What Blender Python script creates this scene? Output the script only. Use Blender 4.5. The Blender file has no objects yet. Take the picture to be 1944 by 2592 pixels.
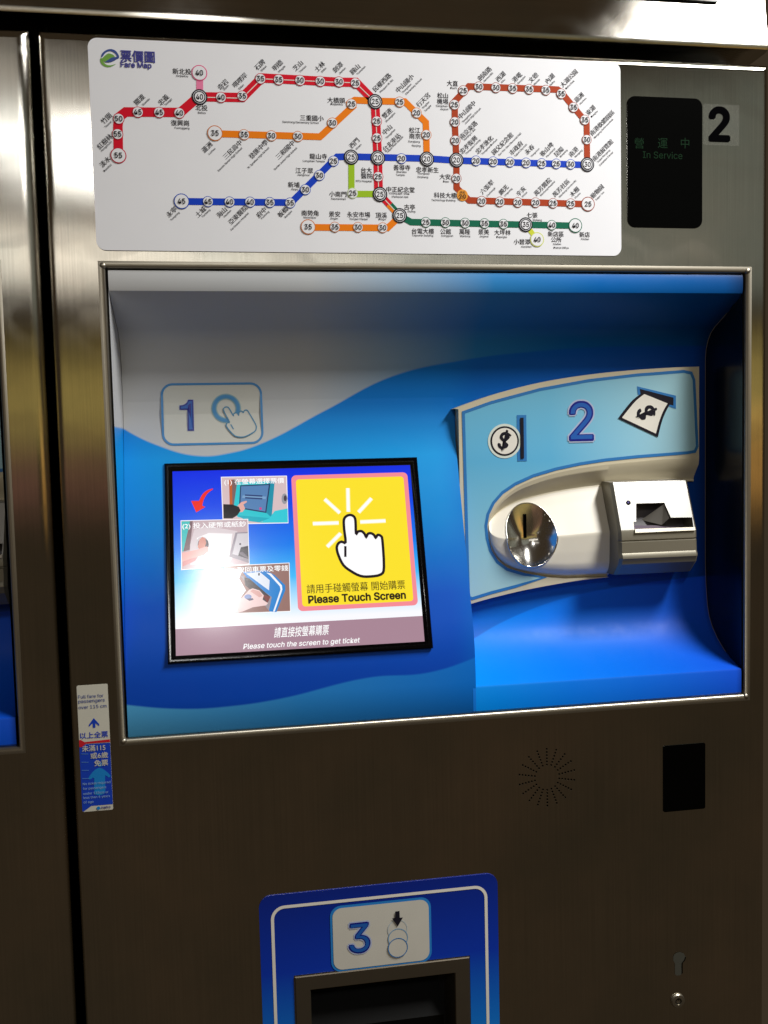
import bpy, math, os
from mathutils import Vector
from mathutils.geometry import tessellate_polygon

SC = bpy.context.scene
COL = SC.collection
ZO = 1.10            # height of the recess sill above the floor
K = 1944 / 1659.0    # photo pixels are noted in a 1659 x 2212 copy (or in crops of the 1944 x 2592 one)

# ------------------------------------------------------------------ camera
CAMP = Vector((0.1387, -1.1024, 0.3404))
AX, AY, AZ = 0.0706, -0.1624, -0.0349
FPX = 1991.0

def _mul(A, B):
    return [[sum(A[i][k] * B[k][j] for k in range(3)) for j in range(3)] for i in range(3)]

def _rot():
    cx, sx, cy, sy, cz, sz = math.cos(AX), math.sin(AX), math.cos(AY), math.sin(AY), math.cos(AZ), math.sin(AZ)
    return _mul(_mul([[cz, -sz, 0], [sz, cz, 0], [0, 0, 1]], [[cy, 0, sy], [0, 1, 0], [-sy, 0, cy]]),
                _mul([[1, 0, 0], [0, cx, -sx], [0, sx, cx]], [[1, 0, 0], [0, 0, -1], [0, 1, 0]]))
RM = _rot()
CR, CD, CF = Vector(RM[0]), Vector(RM[1]), Vector(RM[2])   # camera right, down, forward

cam = bpy.data.cameras.new('camera')
cam.sensor_fit = 'HORIZONTAL'; cam.sensor_width = 36.0; cam.lens = 36.0 * FPX / 1659.0
cam.clip_start = 0.05; cam.clip_end = 100
cob = bpy.data.objects.new('camera', cam); COL.objects.link(cob)
from mathutils import Matrix
m3 = Matrix((CR, -CD, -CF)).transposed()
cob.matrix_world = Matrix.Translation(CAMP + Vector((0, 0, ZO))) @ m3.to_4x4()
SC.camera = cob
SC.render.resolution_x, SC.render.resolution_y = 768, 1024

# ------------------------------------------------------------------ light
SC.view_settings.view_transform = 'Standard'
SC.view_settings.look = 'None'
SC.view_settings.exposure = 0.0
SC.view_settings.gamma = 1.0
W = bpy.data.worlds.new('World'); SC.world = W; W.use_nodes = True
W.node_tree.nodes['Background'].inputs[0].default_value = (1.0, 0.71, 0.43, 1)
W.node_tree.nodes['Background'].inputs[1].default_value = 0.041

def lamp(name, loc, target, sx, sy, radiance, col=(1, 1, 1), rotz=None):
    l = bpy.data.lights.new(name, 'AREA'); l.shape = 'RECTANGLE'; l.size = sx; l.size_y = sy
    l.energy = radiance * math.pi * sx * sy; l.color = col
    o = bpy.data.objects.new(name, l); COL.objects.link(o)
    o.location = Vector(loc) + Vector((0, 0, ZO))
    d = Vector(target) - Vector(loc)
    o.rotation_euler = d.to_track_quat('-Z', 'Y').to_euler() if rotz is None else (0, 0, rotz)
    return o

def mirror_lamp(name, x0, x1, z0, z1, d, radiance, col):
    """a lamp d metres behind the steel face's mirror image of [x0,x1]x[z0,z1]: it stands where that patch of steel looks"""
    k = (-CAMP.y + d) / -CAMP.y
    cx, cz = (x0 + x1) / 2, (z0 + z1) / 2
    p = Vector((CAMP.x + (cx - CAMP.x) * k, -d, CAMP.z + (cz - CAMP.z) * k))
    lamp(name, p, (cx, 0, cz), (x1 - x0) * k, (z1 - z0) * k, radiance, col)

# ceiling tubes up and to the right of the machine
lamp('ceiling_tube_light', (1.41, -0.82, 1.62), (0, 0, 0), 0.30, 0.8, 86, (1, .985, .96), rotz=0)
# downlight behind the viewer, mirrored in the tilted screen
lamp('hall_downlight', (0.06, -2.18, 1.34), (.117, .03, .175), 0.075, 0.19, 120, (1, .985, .96))
# rows of hall lights farther back
mirror_lamp('hall_light_row', -0.45, 0.36, 0.545, 0.590, 6, 2.2, (1, .95, .86))
mirror_lamp('hall_light_high', -0.50, 0.06, 0.735, 0.800, 5, .75, (1, .95, .88))
mirror_lamp('hall_light_far', 0.35, 1.20, 0.52, 0.80, 7, .17, (.9, 1, .88))
mirror_lamp('yellow_band_light', -0.5, 1.2, 0.355, 0.460, 8, .32, (1, .77, .22))  # unseen lamp added for the yellow band mirrored in the steel
mirror_lamp('red_band_light', -0.5, 0.15, 0.28, 0.345, 8, .13, (1, .42, .32))  # added likewise, for the reddish band on the left
mirror_lamp('orange_band_light', 0.72, 1.2, 0.25, 0.38, 8, .58, (1, .52, .12))  # added for the orange gleam on the right margin

# ------------------------------------------------------------------ pixel -> place
def ray(u, v):
    return CR * ((u - 829.5) / FPX) + CD * ((v - 1106.0) / FPX) + CF

class Fr:
    """a plane: origin, right axis, up axis, outward normal"""
    def __init__(s, o, ex, ey):
        s.o, s.ex, s.ey = Vector(o), Vector(ex).normalized(), Vector(ey).normalized()
        s.n = s.ex.cross(s.ey)
    def p(s, a, b, h=0.0):
        return s.o + s.ex * a + s.ey * b + s.n * h
    def px(s, u, v):
        d = ray(u, v); t = (s.o - CAMP).dot(s.n) / d.dot(s.n)
        q = CAMP + d * t - s.o
        return (q.dot(s.ex), q.dot(s.ey))
    def crop(s, c, x, y):
        return s.px((c[0] + x / c[2]) / K, (c[1] + y / c[2]) / K)

def wall(y):
    return Fr((0, y, 0), (1, 0, 0), (0, 0, 1))
STEEL = wall(0.0)
TILT = Fr((0, .088, .35), (1, 0, 0), (0, .076, .235))

# ------------------------------------------------------------------ materials
def lin(c):
    f = lambda x: x / 12.92 if x <= .04045 else ((x + .055) / 1.055) ** 2.4
    return tuple(f(x / 255.0) for x in c) + (1,)
MATS = {}
def new_mat(name):
    m = bpy.data.materials.new(name); m.use_nodes = True
    return m, m.node_tree.nodes, m.node_tree.links, m.node_tree.nodes['Principled BSDF']

def plain(name, rgb, rough=.45, metal=0.0, spec=.5, coat=0.0, mottled=.06):
    """paint, print or plastic: a base colour with a faint uneven tone"""
    if name in MATS: return MATS[name]
    m, N, L, b = new_mat(name)
    b.inputs['Roughness'].default_value = rough
    b.inputs['Metallic'].default_value = metal
    b.inputs['Specular IOR Level'].default_value = spec
    b.inputs['Coat Weight'].default_value = coat
    tc = N.new('ShaderNodeTexCoord'); ns = N.new('ShaderNodeTexNoise')
    ns.inputs['Scale'].default_value = 35; ns.inputs['Detail'].default_value = 5
    L.new(tc.outputs['Object'], ns.inputs['Vector'])
    mr = N.new('ShaderNodeMapRange'); mr.inputs[3].default_value = 1 - mottled; mr.inputs[4].default_value = 1 + mottled
    L.new(ns.outputs['Fac'], mr.inputs[0])
    mx = N.new('ShaderNodeVectorMath'); mx.operation = 'SCALE'
    mx.inputs[0].default_value = lin(rgb)[:3]; L.new(mr.outputs[0], mx.inputs['Scale'])
    L.new(mx.outputs[0], b.inputs['Base Color'])
    MATS[name] = m
    return m

def glow(name, rgb, k=1.0):
    """a lit spot of the screen under its glass"""
    if name in MATS: return MATS[name]
    m, N, L, b = new_mat(name)
    b.inputs['Base Color'].default_value = (.01, .01, .012, 1)
    b.inputs['Roughness'].default_value = .14
    b.inputs['Emission Color'].default_value = lin(rgb)
    b.inputs['Emission Strength'].default_value = k
    MATS[name] = m
    return m

def steel(name, base, rough, rot, streak=(520, 5)):
    m, N, L, b = new_mat(name)
    out = [n for n in N if n.type == 'OUTPUT_MATERIAL'][0]
    N.remove(b); b = N.new('ShaderNodeBsdfAnisotropic'); b.distribution = 'BECKMANN'
    b.inputs['Anisotropy'].default_value = rot
    L.new(b.outputs[0], out.inputs[0])
    uv = N.new('ShaderNodeUVMap'); uv.uv_map = 'UVMap'
    tg = N.new('ShaderNodeTangent'); tg.direction_type = 'UV_MAP'; tg.uv_map = 'UVMap'
    L.new(tg.outputs[0], b.inputs['Tangent'])
    mp = N.new('ShaderNodeMapping'); mp.inputs['Scale'].default_value = (streak[0], streak[1], 1)
    L.new(uv.outputs[0], mp.inputs['Vector'])
    n1 = N.new('ShaderNodeTexNoise'); n1.inputs['Scale'].default_value = 1; n1.inputs['Detail'].default_value = 6
    L.new(mp.outputs[0], n1.inputs['Vector'])
    n2 = N.new('ShaderNodeTexNoise'); n2.inputs['Scale'].default_value = 7; n2.inputs['Detail'].default_value = 8
    n2.inputs['Distortion'].default_value = .6
    L.new(uv.outputs[0], n2.inputs['Vector'])
    r1 = N.new('ShaderNodeMapRange'); r1.inputs[1].default_value = .25; r1.inputs[2].default_value = .75
    r1.inputs[3].default_value = .90; r1.inputs[4].default_value = 1.06
    L.new(n1.outputs['Fac'], r1.inputs[0])
    n4 = N.new('ShaderNodeTexNoise'); n4.inputs['Scale'].default_value = 3.2; n4.inputs['Detail'].default_value = 5; n4.inputs['Roughness'].default_value = .6
    L.new(uv.outputs[0], n4.inputs['Vector'])
    cr = N.new('ShaderNodeValToRGB'); e = cr.color_ramp.elements
    e[0].position, e[0].color = .32, (base[0] * .78, base[1] * .82, base[2] * .80, 1)
    e[1].position, e[1].color = .70, (base[0] * 1.14, base[1] * 1.06, base[2] * .98, 1)
    L.new(n4.outputs['Fac'], cr.inputs[0])
    sc = N.new('ShaderNodeVectorMath'); sc.operation = 'SCALE'; L.new(cr.outputs[0], sc.inputs[0])
    L.new(r1.outputs[0], sc.inputs['Scale']); L.new(sc.outputs[0], b.inputs['Color'])
    r2 = N.new('ShaderNodeMapRange'); r2.inputs[1].default_value = .3; r2.inputs[2].default_value = .7
    r2.inputs[3].default_value = rough - .02; r2.inputs[4].default_value = rough + .03
    L.new(n2.outputs['Fac'], r2.inputs[0])
    # hand marks: curved wipes that dull the polish
    wv = N.new('ShaderNodeTexWave'); wv.wave_type = 'RINGS'; wv.inputs['Scale'].default_value = 3; wv.inputs['Distortion'].default_value = 9
    wv.inputs['Detail'].default_value = 4; wv.inputs['Detail Scale'].default_value = 1.4; L.new(uv.outputs[0], wv.inputs['Vector'])
    r3 = N.new('ShaderNodeMapRange'); r3.inputs[1].default_value = .86; r3.inputs[2].default_value = 1.0; r3.inputs[3].default_value = 0; r3.inputs[4].default_value = .03
    L.new(wv.outputs['Fac'], r3.inputs[0])
    ad = N.new('ShaderNodeMath'); ad.operation = 'ADD'; L.new(r2.outputs[0], ad.inputs[0]); L.new(r3.outputs[0], ad.inputs[1])
    L.new(ad.outputs[0], b.inputs['Roughness'])
    bp = N.new('ShaderNodeBump'); bp.inputs['Strength'].default_value = .05; bp.inputs['Distance'].default_value = .0005
    L.new(n1.outputs['Fac'], bp.inputs['Height']); L.new(bp.outputs[0], b.inputs['Normal'])
    return m

STEELM = steel('brushed_steel', (.60, .585, .55), .21, -.62)
HEADM = steel('brushed_steel_across', (.60, .585, .55), .22, .45, (5, 520))
TRIM = plain('steel_trim', (170, 164, 150), .40, 1.0)
DARK = plain('cabinet_dark', (14, 13, 12), .7)
BLACK = plain('black_acrylic', (2, 2, 2), .12, spec=.1)
BEZEL = plain('black_bezel', (5, 4, 5), .12, spec=.2)
BOARD = plain('map_white', (236, 237, 241), .5, spec=.3, mottled=.02)
INK = plain('ink_black', (24, 21, 32), .6, spec=.2)
CREAM = plain('cream_plastic', (208, 198, 170), .42, mottled=.03)
PALE = plain('pale_plastic', (222, 216, 200), .40, mottled=.03)
NAVY = plain('navy_ink', (38, 38, 140), .45)
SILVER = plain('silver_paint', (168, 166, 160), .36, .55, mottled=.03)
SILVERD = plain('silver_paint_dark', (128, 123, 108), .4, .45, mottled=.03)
CHROME = plain('chrome', (232, 230, 224), .15, 1.0, mottled=.02)
LINEBLUE = plain('outline_blue', (44, 120, 186), .42)
WHITEINK = plain('white_ink', (232, 228, 216), .42)

# ------------------------------------------------------------------ mesh building
class MB:
    def __init__(s):
        s.v, s.f, s.m, s.mats, s.sm = [], [], [], [], []
    def mi(s, mat):
        if mat not in s.mats: s.mats.append(mat)
        return s.mats.index(mat)
    def add(s, verts, faces, mat, smooth=False):
        k = len(s.v); i = s.mi(mat)
        s.v += [Vector(p) for p in verts]
        for f in faces:
            s.f.append([k + a for a in f]); s.m.append(i); s.sm.append(smooth)
        return s
    def box(s, x0, x1, y0, y1, z0, z1, mat):
        v = [(x, y, z) for x in (x0, x1) for y in (y0, y1) for z in (z0, z1)]
        return s.add(v, [(0, 1, 3, 2), (4, 6, 7, 5), (0, 4, 5, 1), (2, 3, 7, 6), (0, 2, 6, 4), (1, 5, 7, 3)], mat)
    def poly(s, fr, pts, mat, h=0.0, holes=(), thick=0.0):
        loops = [list(pts)] + [list(q) for q in holes]
        flat = [p for q in loops for p in q]
        tris = tessellate_polygon([[Vector((a, b, 0)) for a, b in q] for q in loops])
        out = []
        for t in tris:
            (ax, ay), (bx, by), (cx, cy) = flat[t[0]], flat[t[1]], flat[t[2]]
            out.append(t if (bx - ax) * (cy - ay) - (by - ay) * (cx - ax) > 0 else (t[0], t[2], t[1]))
        s.add([fr.p(a, b, h) for a, b in flat], out, mat)
        if thick:
            for q in loops:
                n = len(q)
                v = [fr.p(a, b, h) for a, b in q] + [fr.p(a, b, h - thick) for a, b in q]
                s.add(v, [(i, (i + 1) % n, n + (i + 1) % n, n + i) for i in range(n)], mat)
        return s
    def stroke(s, fr, pts, w, mat, h=0.0, closed=False):
        P = [Vector((a, b)) for a, b in pts]; n = len(P)
        def nrm(a, b):
            d = (b - a).normalized(); return Vector((-d.y, d.x))
        L, R = [], []
        for i in range(n):
            if closed: n0, n1 = nrm(P[i - 1], P[i]), nrm(P[i], P[(i + 1) % n])
            else:
                n0 = nrm(P[i - 1], P[i]) if i else nrm(P[0], P[1])
                n1 = nrm(P[i], P[i + 1]) if i < n - 1 else n0
            mt = (n0 + n1)
            if mt.length < 1e-6: mt = n0.copy()
            mt.normalize(); k = w / 2 / max(.5, mt.dot(n1))
            L.append(P[i] + mt * k); R.append(P[i] - mt * k)
        v = [fr.p(p.x, p.y, h) for p in L] + [fr.p(p.x, p.y, h) for p in R]
        e = range(n if closed else n - 1)
        return s.add(v, [(n + i, n + (i + 1) % n, (i + 1) % n, i) for i in e], mat)
    def text(s, fr, a, b, txt, size, mat, h=0.0, ang=0.0, bold=0.0, shear=0.0, width=None, res=3, height=None, anchor='C'):
        vs, fs = text_mesh(txt, shear, res)
        x0, x1 = min(p[0] for p in vs), max(p[0] for p in vs); y0, y1 = min(p[1] for p in vs), max(p[1] for p in vs)
        kx = ky = size
        if height: kx = ky = height / (y1 - y0)
        if width:
            kx = width / (x1 - x0)
            if not height: ky = kx
        cx = {'C': (x0 + x1) / 2, 'L': x0, 'R': x1}[anchor]; cy = (y0 + y1) / 2
        ca, sa = math.cos(ang), math.sin(ang)
        # heavier weights are struck several times round a small circle
        ns_ = 0 if bold < .003 else (2 if bold < .012 else (4 if bold < .02 else 8))
        if ns_ == 2: offs = [(-bold, 0), (bold, 0)]
        else: offs = [(bold * math.cos(6.2832 * i / ns_ + .39), bold * math.sin(6.2832 * i / ns_ + .39)) for i in range(ns_)] or [(0, 0)]
        for n_, (ox, oy) in enumerate(offs):
            out = []
            for x, y in vs:
                x = (x - cx + ox) * kx; y = (y - cy + oy) * ky
                out.append(fr.p(a + x * ca - y * sa, b + x * sa + y * ca, h + n_ * .00003))
            s.add(out, fs, mat)
        return s
    def build(s, name, parent=None, angle=None):
        lo = [min(p[i] for p in s.v) for i in range(3)]; hi = [max(p[i] for p in s.v) for i in range(3)]
        c = Vector([(lo[i] + hi[i]) / 2 for i in range(3)])
        me = bpy.data.meshes.new(name)
        me.from_pydata([p - c for p in s.v], [], s.f)
        for m in s.mats: me.materials.append(m)
        uvl = me.uv_layers.new(name='UVMap')
        for i, p in enumerate(me.polygons):
            p.material_index = s.m[i]; p.use_smooth = s.sm[i] or angle is not None
            for li in p.loop_indices:
                q = s.v[me.loops[li].vertex_index]; uvl.data[li].uv = (q.x, q.z)
        if angle is not None: me.set_sharp_from_angle(angle=math.radians(angle))
        o = bpy.data.objects.new(name, me); COL.objects.link(o)
        w = c + Vector((0, 0, ZO))
        if parent is not None:
            o.parent = parent; o.location = w - BASE[parent.name]
        else: o.location = w
        BASE[o.name] = w
        return o
BASE = {}
TC = {}
def ship_font(name):
    # a typeface that ships with Blender; without it the default one is used
    for d_ in ('LOCAL', 'SYSTEM'):
        p_ = os.path.join(bpy.utils.resource_path(d_), 'datafiles', 'fonts', name)
        if os.path.exists(p_):
            try: return bpy.data.fonts.load(p_)
            except Exception: pass
    return None
LATIN = ship_font('Inter.woff2')
def text_mesh(txt, shear, res):
    key = (txt, shear, res)
    if key in TC: return TC[key]
    cu = bpy.data.curves.new('t', 'FONT'); cu.body = txt
    if LATIN is not None and all(ord(c) < 0x2000 for c in txt): cu.font = LATIN
    cu.size = 1.0; cu.shear = shear
    cu.resolution_u = res; cu.fill_mode = 'FRONT'
    ob = bpy.data.objects.new('t', cu); COL.objects.link(ob)
    dg = bpy.context.evaluated_depsgraph_get()
    me = bpy.data.meshes.new_from_object(ob.evaluated_get(dg))
    r = ([(v.co.x, v.co.y) for v in me.vertices], [tuple(p.vertices) for p in me.polygons])
    bpy.data.objects.remove(ob); bpy.data.curves.remove(cu); bpy.data.meshes.remove(me)
    TC[key] = r
    return r

def thing(name, label, cat, base, group=None):
    o = bpy.data.objects.new(name, None); COL.objects.link(o)
    o.location = Vector(base) + Vector((0, 0, ZO)); o['label'] = label; o['category'] = cat
    o.empty_display_size = .05
    if group: o['group'] = group
    BASE[o.name] = o.location.copy()
    return o

def rrect(x0, x1, z0, z1, r, n=6):
    out = []
    for cx, cz, a0 in ((x1 - r, z1 - r, 0), (x0 + r, z1 - r, 90), (x0 + r, z0 + r, 180), (x1 - r, z0 + r, 270)):
        for i in range(n + 1):
            a = math.radians(a0 + 90 * i / n); out.append((cx + r * math.cos(a), cz + r * math.sin(a)))
    return out
def circ(a, b, r, n=28, ry=None, ang=0.0):
    ry = ry or r; ca, sa = math.cos(ang), math.sin(ang)
    return [(a + r * math.cos(t) * ca - ry * math.sin(t) * sa, b + r * math.cos(t) * sa + ry * math.sin(t) * ca)
            for t in [2 * math.pi * i / n for i in range(n)]]
def smooth(pts, k=6, closed=False):
    n = len(pts); out = []
    rng = range(n) if closed else range(n - 1)
    g = lambda i: pts[i % n] if closed else pts[max(0, min(n - 1, i))]
    for i in rng:
        p0, p1, p2, p3 = g(i - 1), g(i), g(i + 1), g(i + 2)
        for j in range(k):
            t = j / k
            out.append(tuple(.5 * (2 * p1[d] + (p2[d] - p0[d]) * t + (2 * p0[d] - 5 * p1[d] + 4 * p2[d] - p3[d]) * t * t
                                   + (3 * p1[d] - p0[d] - 3 * p2[d] + p3[d]) * t ** 3) for d in (0, 1)))
    if not closed: out.append(tuple(pts[-1]))
    return out
def lerp_table(tab, x):
    if x <= tab[0][0]: return tab[0][1]
    for (a, b), (c, d) in zip(tab, tab[1:]):
        if x <= c: return b + (d - b) * (x - a) / (c - a)
    return tab[-1][1]

# ------------------------------------------------------------------ printed film of the recess
def print_film():
    m, N, L, b = new_mat('printed_blue_film')
    b.inputs['Roughness'].default_value = .42
    b.inputs['Specular IOR Level'].default_value = .15
    uv = N.new('ShaderNodeUVMap'); uv.uv_map = 'UVMap'
    sp = N.new('ShaderNodeSeparateXYZ'); L.new(uv.outputs[0], sp.inputs[0])
    X, Z = sp.outputs[0], sp.outputs[1]
    def mrange(src, a, b_, c, d, smooth_=False):
        r = N.new('ShaderNodeMapRange'); r.clamp = True
        if smooth_: r.interpolation_type = 'SMOOTHSTEP'
        r.inputs[1].default_value = a; r.inputs[2].default_value = b_; r.inputs[3].default_value = c; r.inputs[4].default_value = d
        L.new(src, r.inputs[0]); return r.outputs[0]
    def curve(pts):
        fc = N.new('ShaderNodeFloatCurve'); c = fc.mapping.curves[0]
        pts = sorted((x / .8, z / .6) for x, z in pts)
        c.points[0].location = pts[0]; c.points[1].location = pts[-1]
        for p in pts[1:-1]: c.points.new(*p)
        fc.mapping.use_clip = False; fc.mapping.update()
        L.new(mrange(X, 0, .8, 0, 1), fc.inputs['Value'])
        q = N.new('ShaderNodeMath'); q.operation = 'MULTIPLY'; q.inputs[1].default_value = .6
        L.new(fc.outputs[0], q.inputs[0]); return q.outputs[0]
    def above(zc, soft=.0012):
        d = N.new('ShaderNodeMath'); d.operation = 'SUBTRACT'; L.new(Z, d.inputs[0]); L.new(zc, d.inputs[1])
        return mrange(d.outputs[0], -soft, soft, 0, 1)
    def ramp(src, stops):
        r = N.new('ShaderNodeValToRGB'); e = r.color_ramp.elements
        e[0].position, e[0].color = stops[0][0], lin(stops[0][1]); e[1].position, e[1].color = stops[-1][0], lin(stops[-1][1])
        for p, c in stops[1:-1]:
            k = e.new(p); k.color = lin(c)
        L.new(src, r.inputs[0]); return r.outputs[0]
    def mix(f, A, B):
        x = N.new('ShaderNodeMix'); x.data_type = 'RGBA'
        L.new(f, x.inputs['Factor']); L.new(A, x.inputs['A']); L.new(B, x.inputs['B']); return x.outputs['Result']
    c1 = []
    for u, v in ((268, 925), (340, 962), (430, 985), (500, 978), (560, 960), (700, 888), (850, 812), (1000, 778), (1150, 760), (1300, 750), (1500, 748)):
        q = wall(.0975).px(u, v)
        if q[1] < .39:
            a, bb = TILT.px(u, v); w = TILT.p(a, bb); q = (w.x, w.z)
        c1.append(q)
    c1 = [(0.0, c1[0][1] + .004)] + c1[1:] + [(.8, c1[-1][1])]
    c2 = [STEEL.px(u, v) for u, v in ((262, 1523), (400, 1533), (500, 1527), (600, 1512), (800, 1465))]
    c2 += [(.37, .060), (.425, .073), (.45, .083), (.50, .104), (.58, .128), (.66, .14), (.8, .15)]
    top = ramp(mrange(X, 0, .8, 0, 1), [(0, (190, 191, 191)), (.30, (186, 190, 193)), (.44, (140, 168, 194)), (.58, (44, 128, 192)), (.75, (6, 100, 178)), (.96, (4, 74, 138)), (1, (4, 32, 70))])  # all ramps end in navy: shade at the right side put into the colour
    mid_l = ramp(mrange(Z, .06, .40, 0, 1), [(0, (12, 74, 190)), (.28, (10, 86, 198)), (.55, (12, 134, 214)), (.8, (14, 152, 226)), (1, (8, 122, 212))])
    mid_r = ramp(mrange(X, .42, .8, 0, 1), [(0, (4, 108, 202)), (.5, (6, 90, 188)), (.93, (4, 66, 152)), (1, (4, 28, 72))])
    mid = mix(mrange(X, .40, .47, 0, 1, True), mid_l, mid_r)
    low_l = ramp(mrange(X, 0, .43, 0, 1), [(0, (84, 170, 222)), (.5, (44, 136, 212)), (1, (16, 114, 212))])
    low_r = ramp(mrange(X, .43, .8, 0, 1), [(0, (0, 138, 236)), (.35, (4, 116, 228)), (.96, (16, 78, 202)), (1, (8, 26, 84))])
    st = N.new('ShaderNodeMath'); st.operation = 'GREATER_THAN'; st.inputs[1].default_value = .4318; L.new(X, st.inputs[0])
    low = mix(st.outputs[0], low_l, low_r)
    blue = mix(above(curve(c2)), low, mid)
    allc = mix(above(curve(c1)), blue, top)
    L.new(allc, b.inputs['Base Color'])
    ns = N.new('ShaderNodeTexNoise'); ns.inputs['Scale'].default_value = 900; L.new(uv.outputs[0], ns.inputs['Vector'])
    n3 = N.new('ShaderNodeTexNoise'); n3.inputs['Scale'].default_value = 14; n3.inputs['Detail'].default_value = 8; n3.inputs['Roughness'].default_value = .7
    L.new(uv.outputs[0], n3.inputs['Vector']); L.new(mrange(n3.outputs['Fac'], .3, .7, .34, .52), b.inputs['Roughness'])
    bp = N.new('ShaderNodeBump'); bp.inputs['Strength'].default_value = .06; bp.inputs['Distance'].default_value = .0004
    L.new(ns.outputs['Fac'], bp.inputs['Height']); L.new(bp.outputs[0], b.inputs['Normal'])
    return m
FILM = print_film()

# ------------------------------------------------------------------ steel front with an opening
def arc_list(lo, hi, r_lo, r_hi, extra, n=6):
    """sample positions with the set-back of a rounded edge at each end"""
    out = {}
    for i in range(n + 1):
        a = math.pi / 2 * i / n
        if r_lo: out[lo + r_lo - r_lo * math.sin(a)] = r_lo - r_lo * math.cos(a)
        if r_hi: out[hi - r_hi + r_hi * math.sin(a)] = r_hi - r_hi * math.cos(a)
    out.setdefault(lo, 0.0); out.setdefault(hi, 0.0)
    for e in list(extra) + ([lo + r_lo + .002] if r_lo else []) + ([hi - r_hi - .002] if r_hi else []): out.setdefault(e, 0.0)
    return sorted(out.items())

def front_sheet(x0, x1, zt, rl, rr, holes, parent, depth=.10):
    ex = [h[0] for h in holes] + [h[1] for h in holes]; ez = [h[2] for h in holes] + [h[3] for h in holes]
    ex += [x0 + (x1 - x0) * i / 8 for i in range(1, 8)]
    xs = arc_list(x0, x1, rl, rr, ex); zs = arc_list(-ZO + .05, zt, 0, .009, ez)
    mb = MB(); nx, nz = len(xs), len(zs); v = []
    for x, yx in xs:
        for z, yz in zs: v.append((x, max(yx, yz), z))
    fs = []
    for i in range(nx - 1):
        for j in range(nz - 1):
            cx, cz = (xs[i][0] + xs[i + 1][0]) / 2, (zs[j][0] + zs[j + 1][0]) / 2
            if any(h[0] < cx < h[1] and h[2] < cz < h[3] for h in holes): continue
            fs.append((i * nz + j, (i + 1) * nz + j, (i + 1) * nz + j + 1, i * nz + j + 1))
    mb.add(v, fs, STEELM, True)
    # returns behind the rounded edges
    zb, zt_ = zs[0][0], zs[-1][0]
    mb.add([(x0, rl, zb), (x0, rl, zt_), (x0, depth, zt_), (x0, depth, zb)], [(0, 1, 2, 3)], STEELM)
    mb.add([(x1, rr, zb), (x1, depth, zb), (x1, depth, zt_), (x1, rr, zt_)], [(0, 1, 2, 3)], STEELM)
    mb.add([(x0, .009, zt_), (x1, .009, zt_), (x1, depth, zt_), (x0, depth, zt_)], [(0, 1, 2, 3)], STEELM)
    return mb.build('front_panel', parent, angle=50)

def sweep_rect(x0, x1, z0, z1, prof, mat, mb, r=.0):
    """sweep an (inset, y) profile round a rectangle (mitred corners)"""
    n = len(prof); v = []
    for ins, y in prof:
        v += [(x0 + ins, y, z0 + ins), (x1 - ins, y, z0 + ins), (x1 - ins, y, z1 - ins), (x0 + ins, y, z1 - ins)]
    f = []
    for k in range(n - 1):
        for i in range(4):
            j = (i + 1) % 4
            f.append((k * 4 + i, k * 4 + j, (k + 1) * 4 + j, (k + 1) * 4 + i))
    mb.add(v, f, mat, True)
    return mb

RW, RH = .8, .5567       # the recess opening
machine = thing('ticket_machine', 'brushed steel ticket machine with a blue recess holding a lit touch screen', 'ticket machine', (.384, .2, -ZO), 'ticket machines standing in a row')
TRAY = (.2145, .3945, -.47, -.3265)
front = front_sheet(-.0575, .826, .8125, .010, .008, [(0, RW, 0, RH), (.1960, .4140, -.490, -.3100)], machine)
cab = MB()
cab.box(-.05, .818, .16, .60, -ZO + .05, .80, DARK)
cab.build('cabinet', machine)
lip = MB()
sweep_rect(0, RW, 0, RH, [(-.0030, -.0003), (-.0010, -.0008), (.0010, -.0006), (.0028, .0003), (.0042, .0020), (.0050, .0046), (.0050, .030)], TRIM, lip)
lip.build('recess_lip', machine, angle=60)
wl = MB()    # corner welds of the lip
for cx, cz in ((.002, .002), (.798, .002), (.002, RH - .002), (.798, RH - .002)):
    vs, fs = [], []
    for i in range(5):
        for j in range(8):
            a = math.pi / 2 * i / 4; t = 2 * math.pi * j / 8
            vs.append((cx + .0042 * math.cos(a) * math.cos(t), .0012 - .0032 * math.sin(a), cz + .0042 * math.cos(a) * math.sin(t)))
    for i in range(4):
        for j in range(8): fs.append((i * 8 + j, i * 8 + (j + 1) % 8, (i + 1) * 8 + (j + 1) % 8, (i + 1) * 8 + j))
    w_ = MB(); w_.add(vs, fs, TRIM, True); w_.build('corner_weld', machine)

XL, XR, XS = .0075, .7925, .4320      # liner sides, seam between screen housing and pay bay
COVE = [(.0035, .5500), (.0025, .5470), (.0025, .5320), (.0040, .5270), (.0090, .5235), (.040, .5080), (.072, .4935), (.083, .4865), (.0905, .477), (.0955, .4660), (.0975, .4530), (.0975, .4200), (.0975, .4050)]
BAY = [(.0975, .405), (.0975, .300), (.0972, .170), (.0955, .140), (.0915, .110), (.086, .0935), (.077, .080), (.063, .0665), (.047, .0555), (.030, .0475), (.017, .0430), (.0075, .0400), (.0040, .0385), (.0028, .0360), (.0028, .0075), (.0045, .0052)]
HOUS = [(.0972, .405), (.0967, .398), (.0960, .388), (.0940, .3780), (.0915, .3665), (.0847, .3400), (.0135, .1200), (.0090, .1020), (.0055, .084), (.0035, .066), (.0028, .045), (.0028, .0075), (.0045, .0052)]
HOUS = HOUS[:5] + [(.088 - .076 / .235 * (.35 - z) + 0.0, z) for z in (.352, .30, .24, .18, .125)] + [(.0098, .107), (.0062, .088), (.0040, .068), (.0030, .045), (.0030, .0075), (.0045, .0052)]

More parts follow.
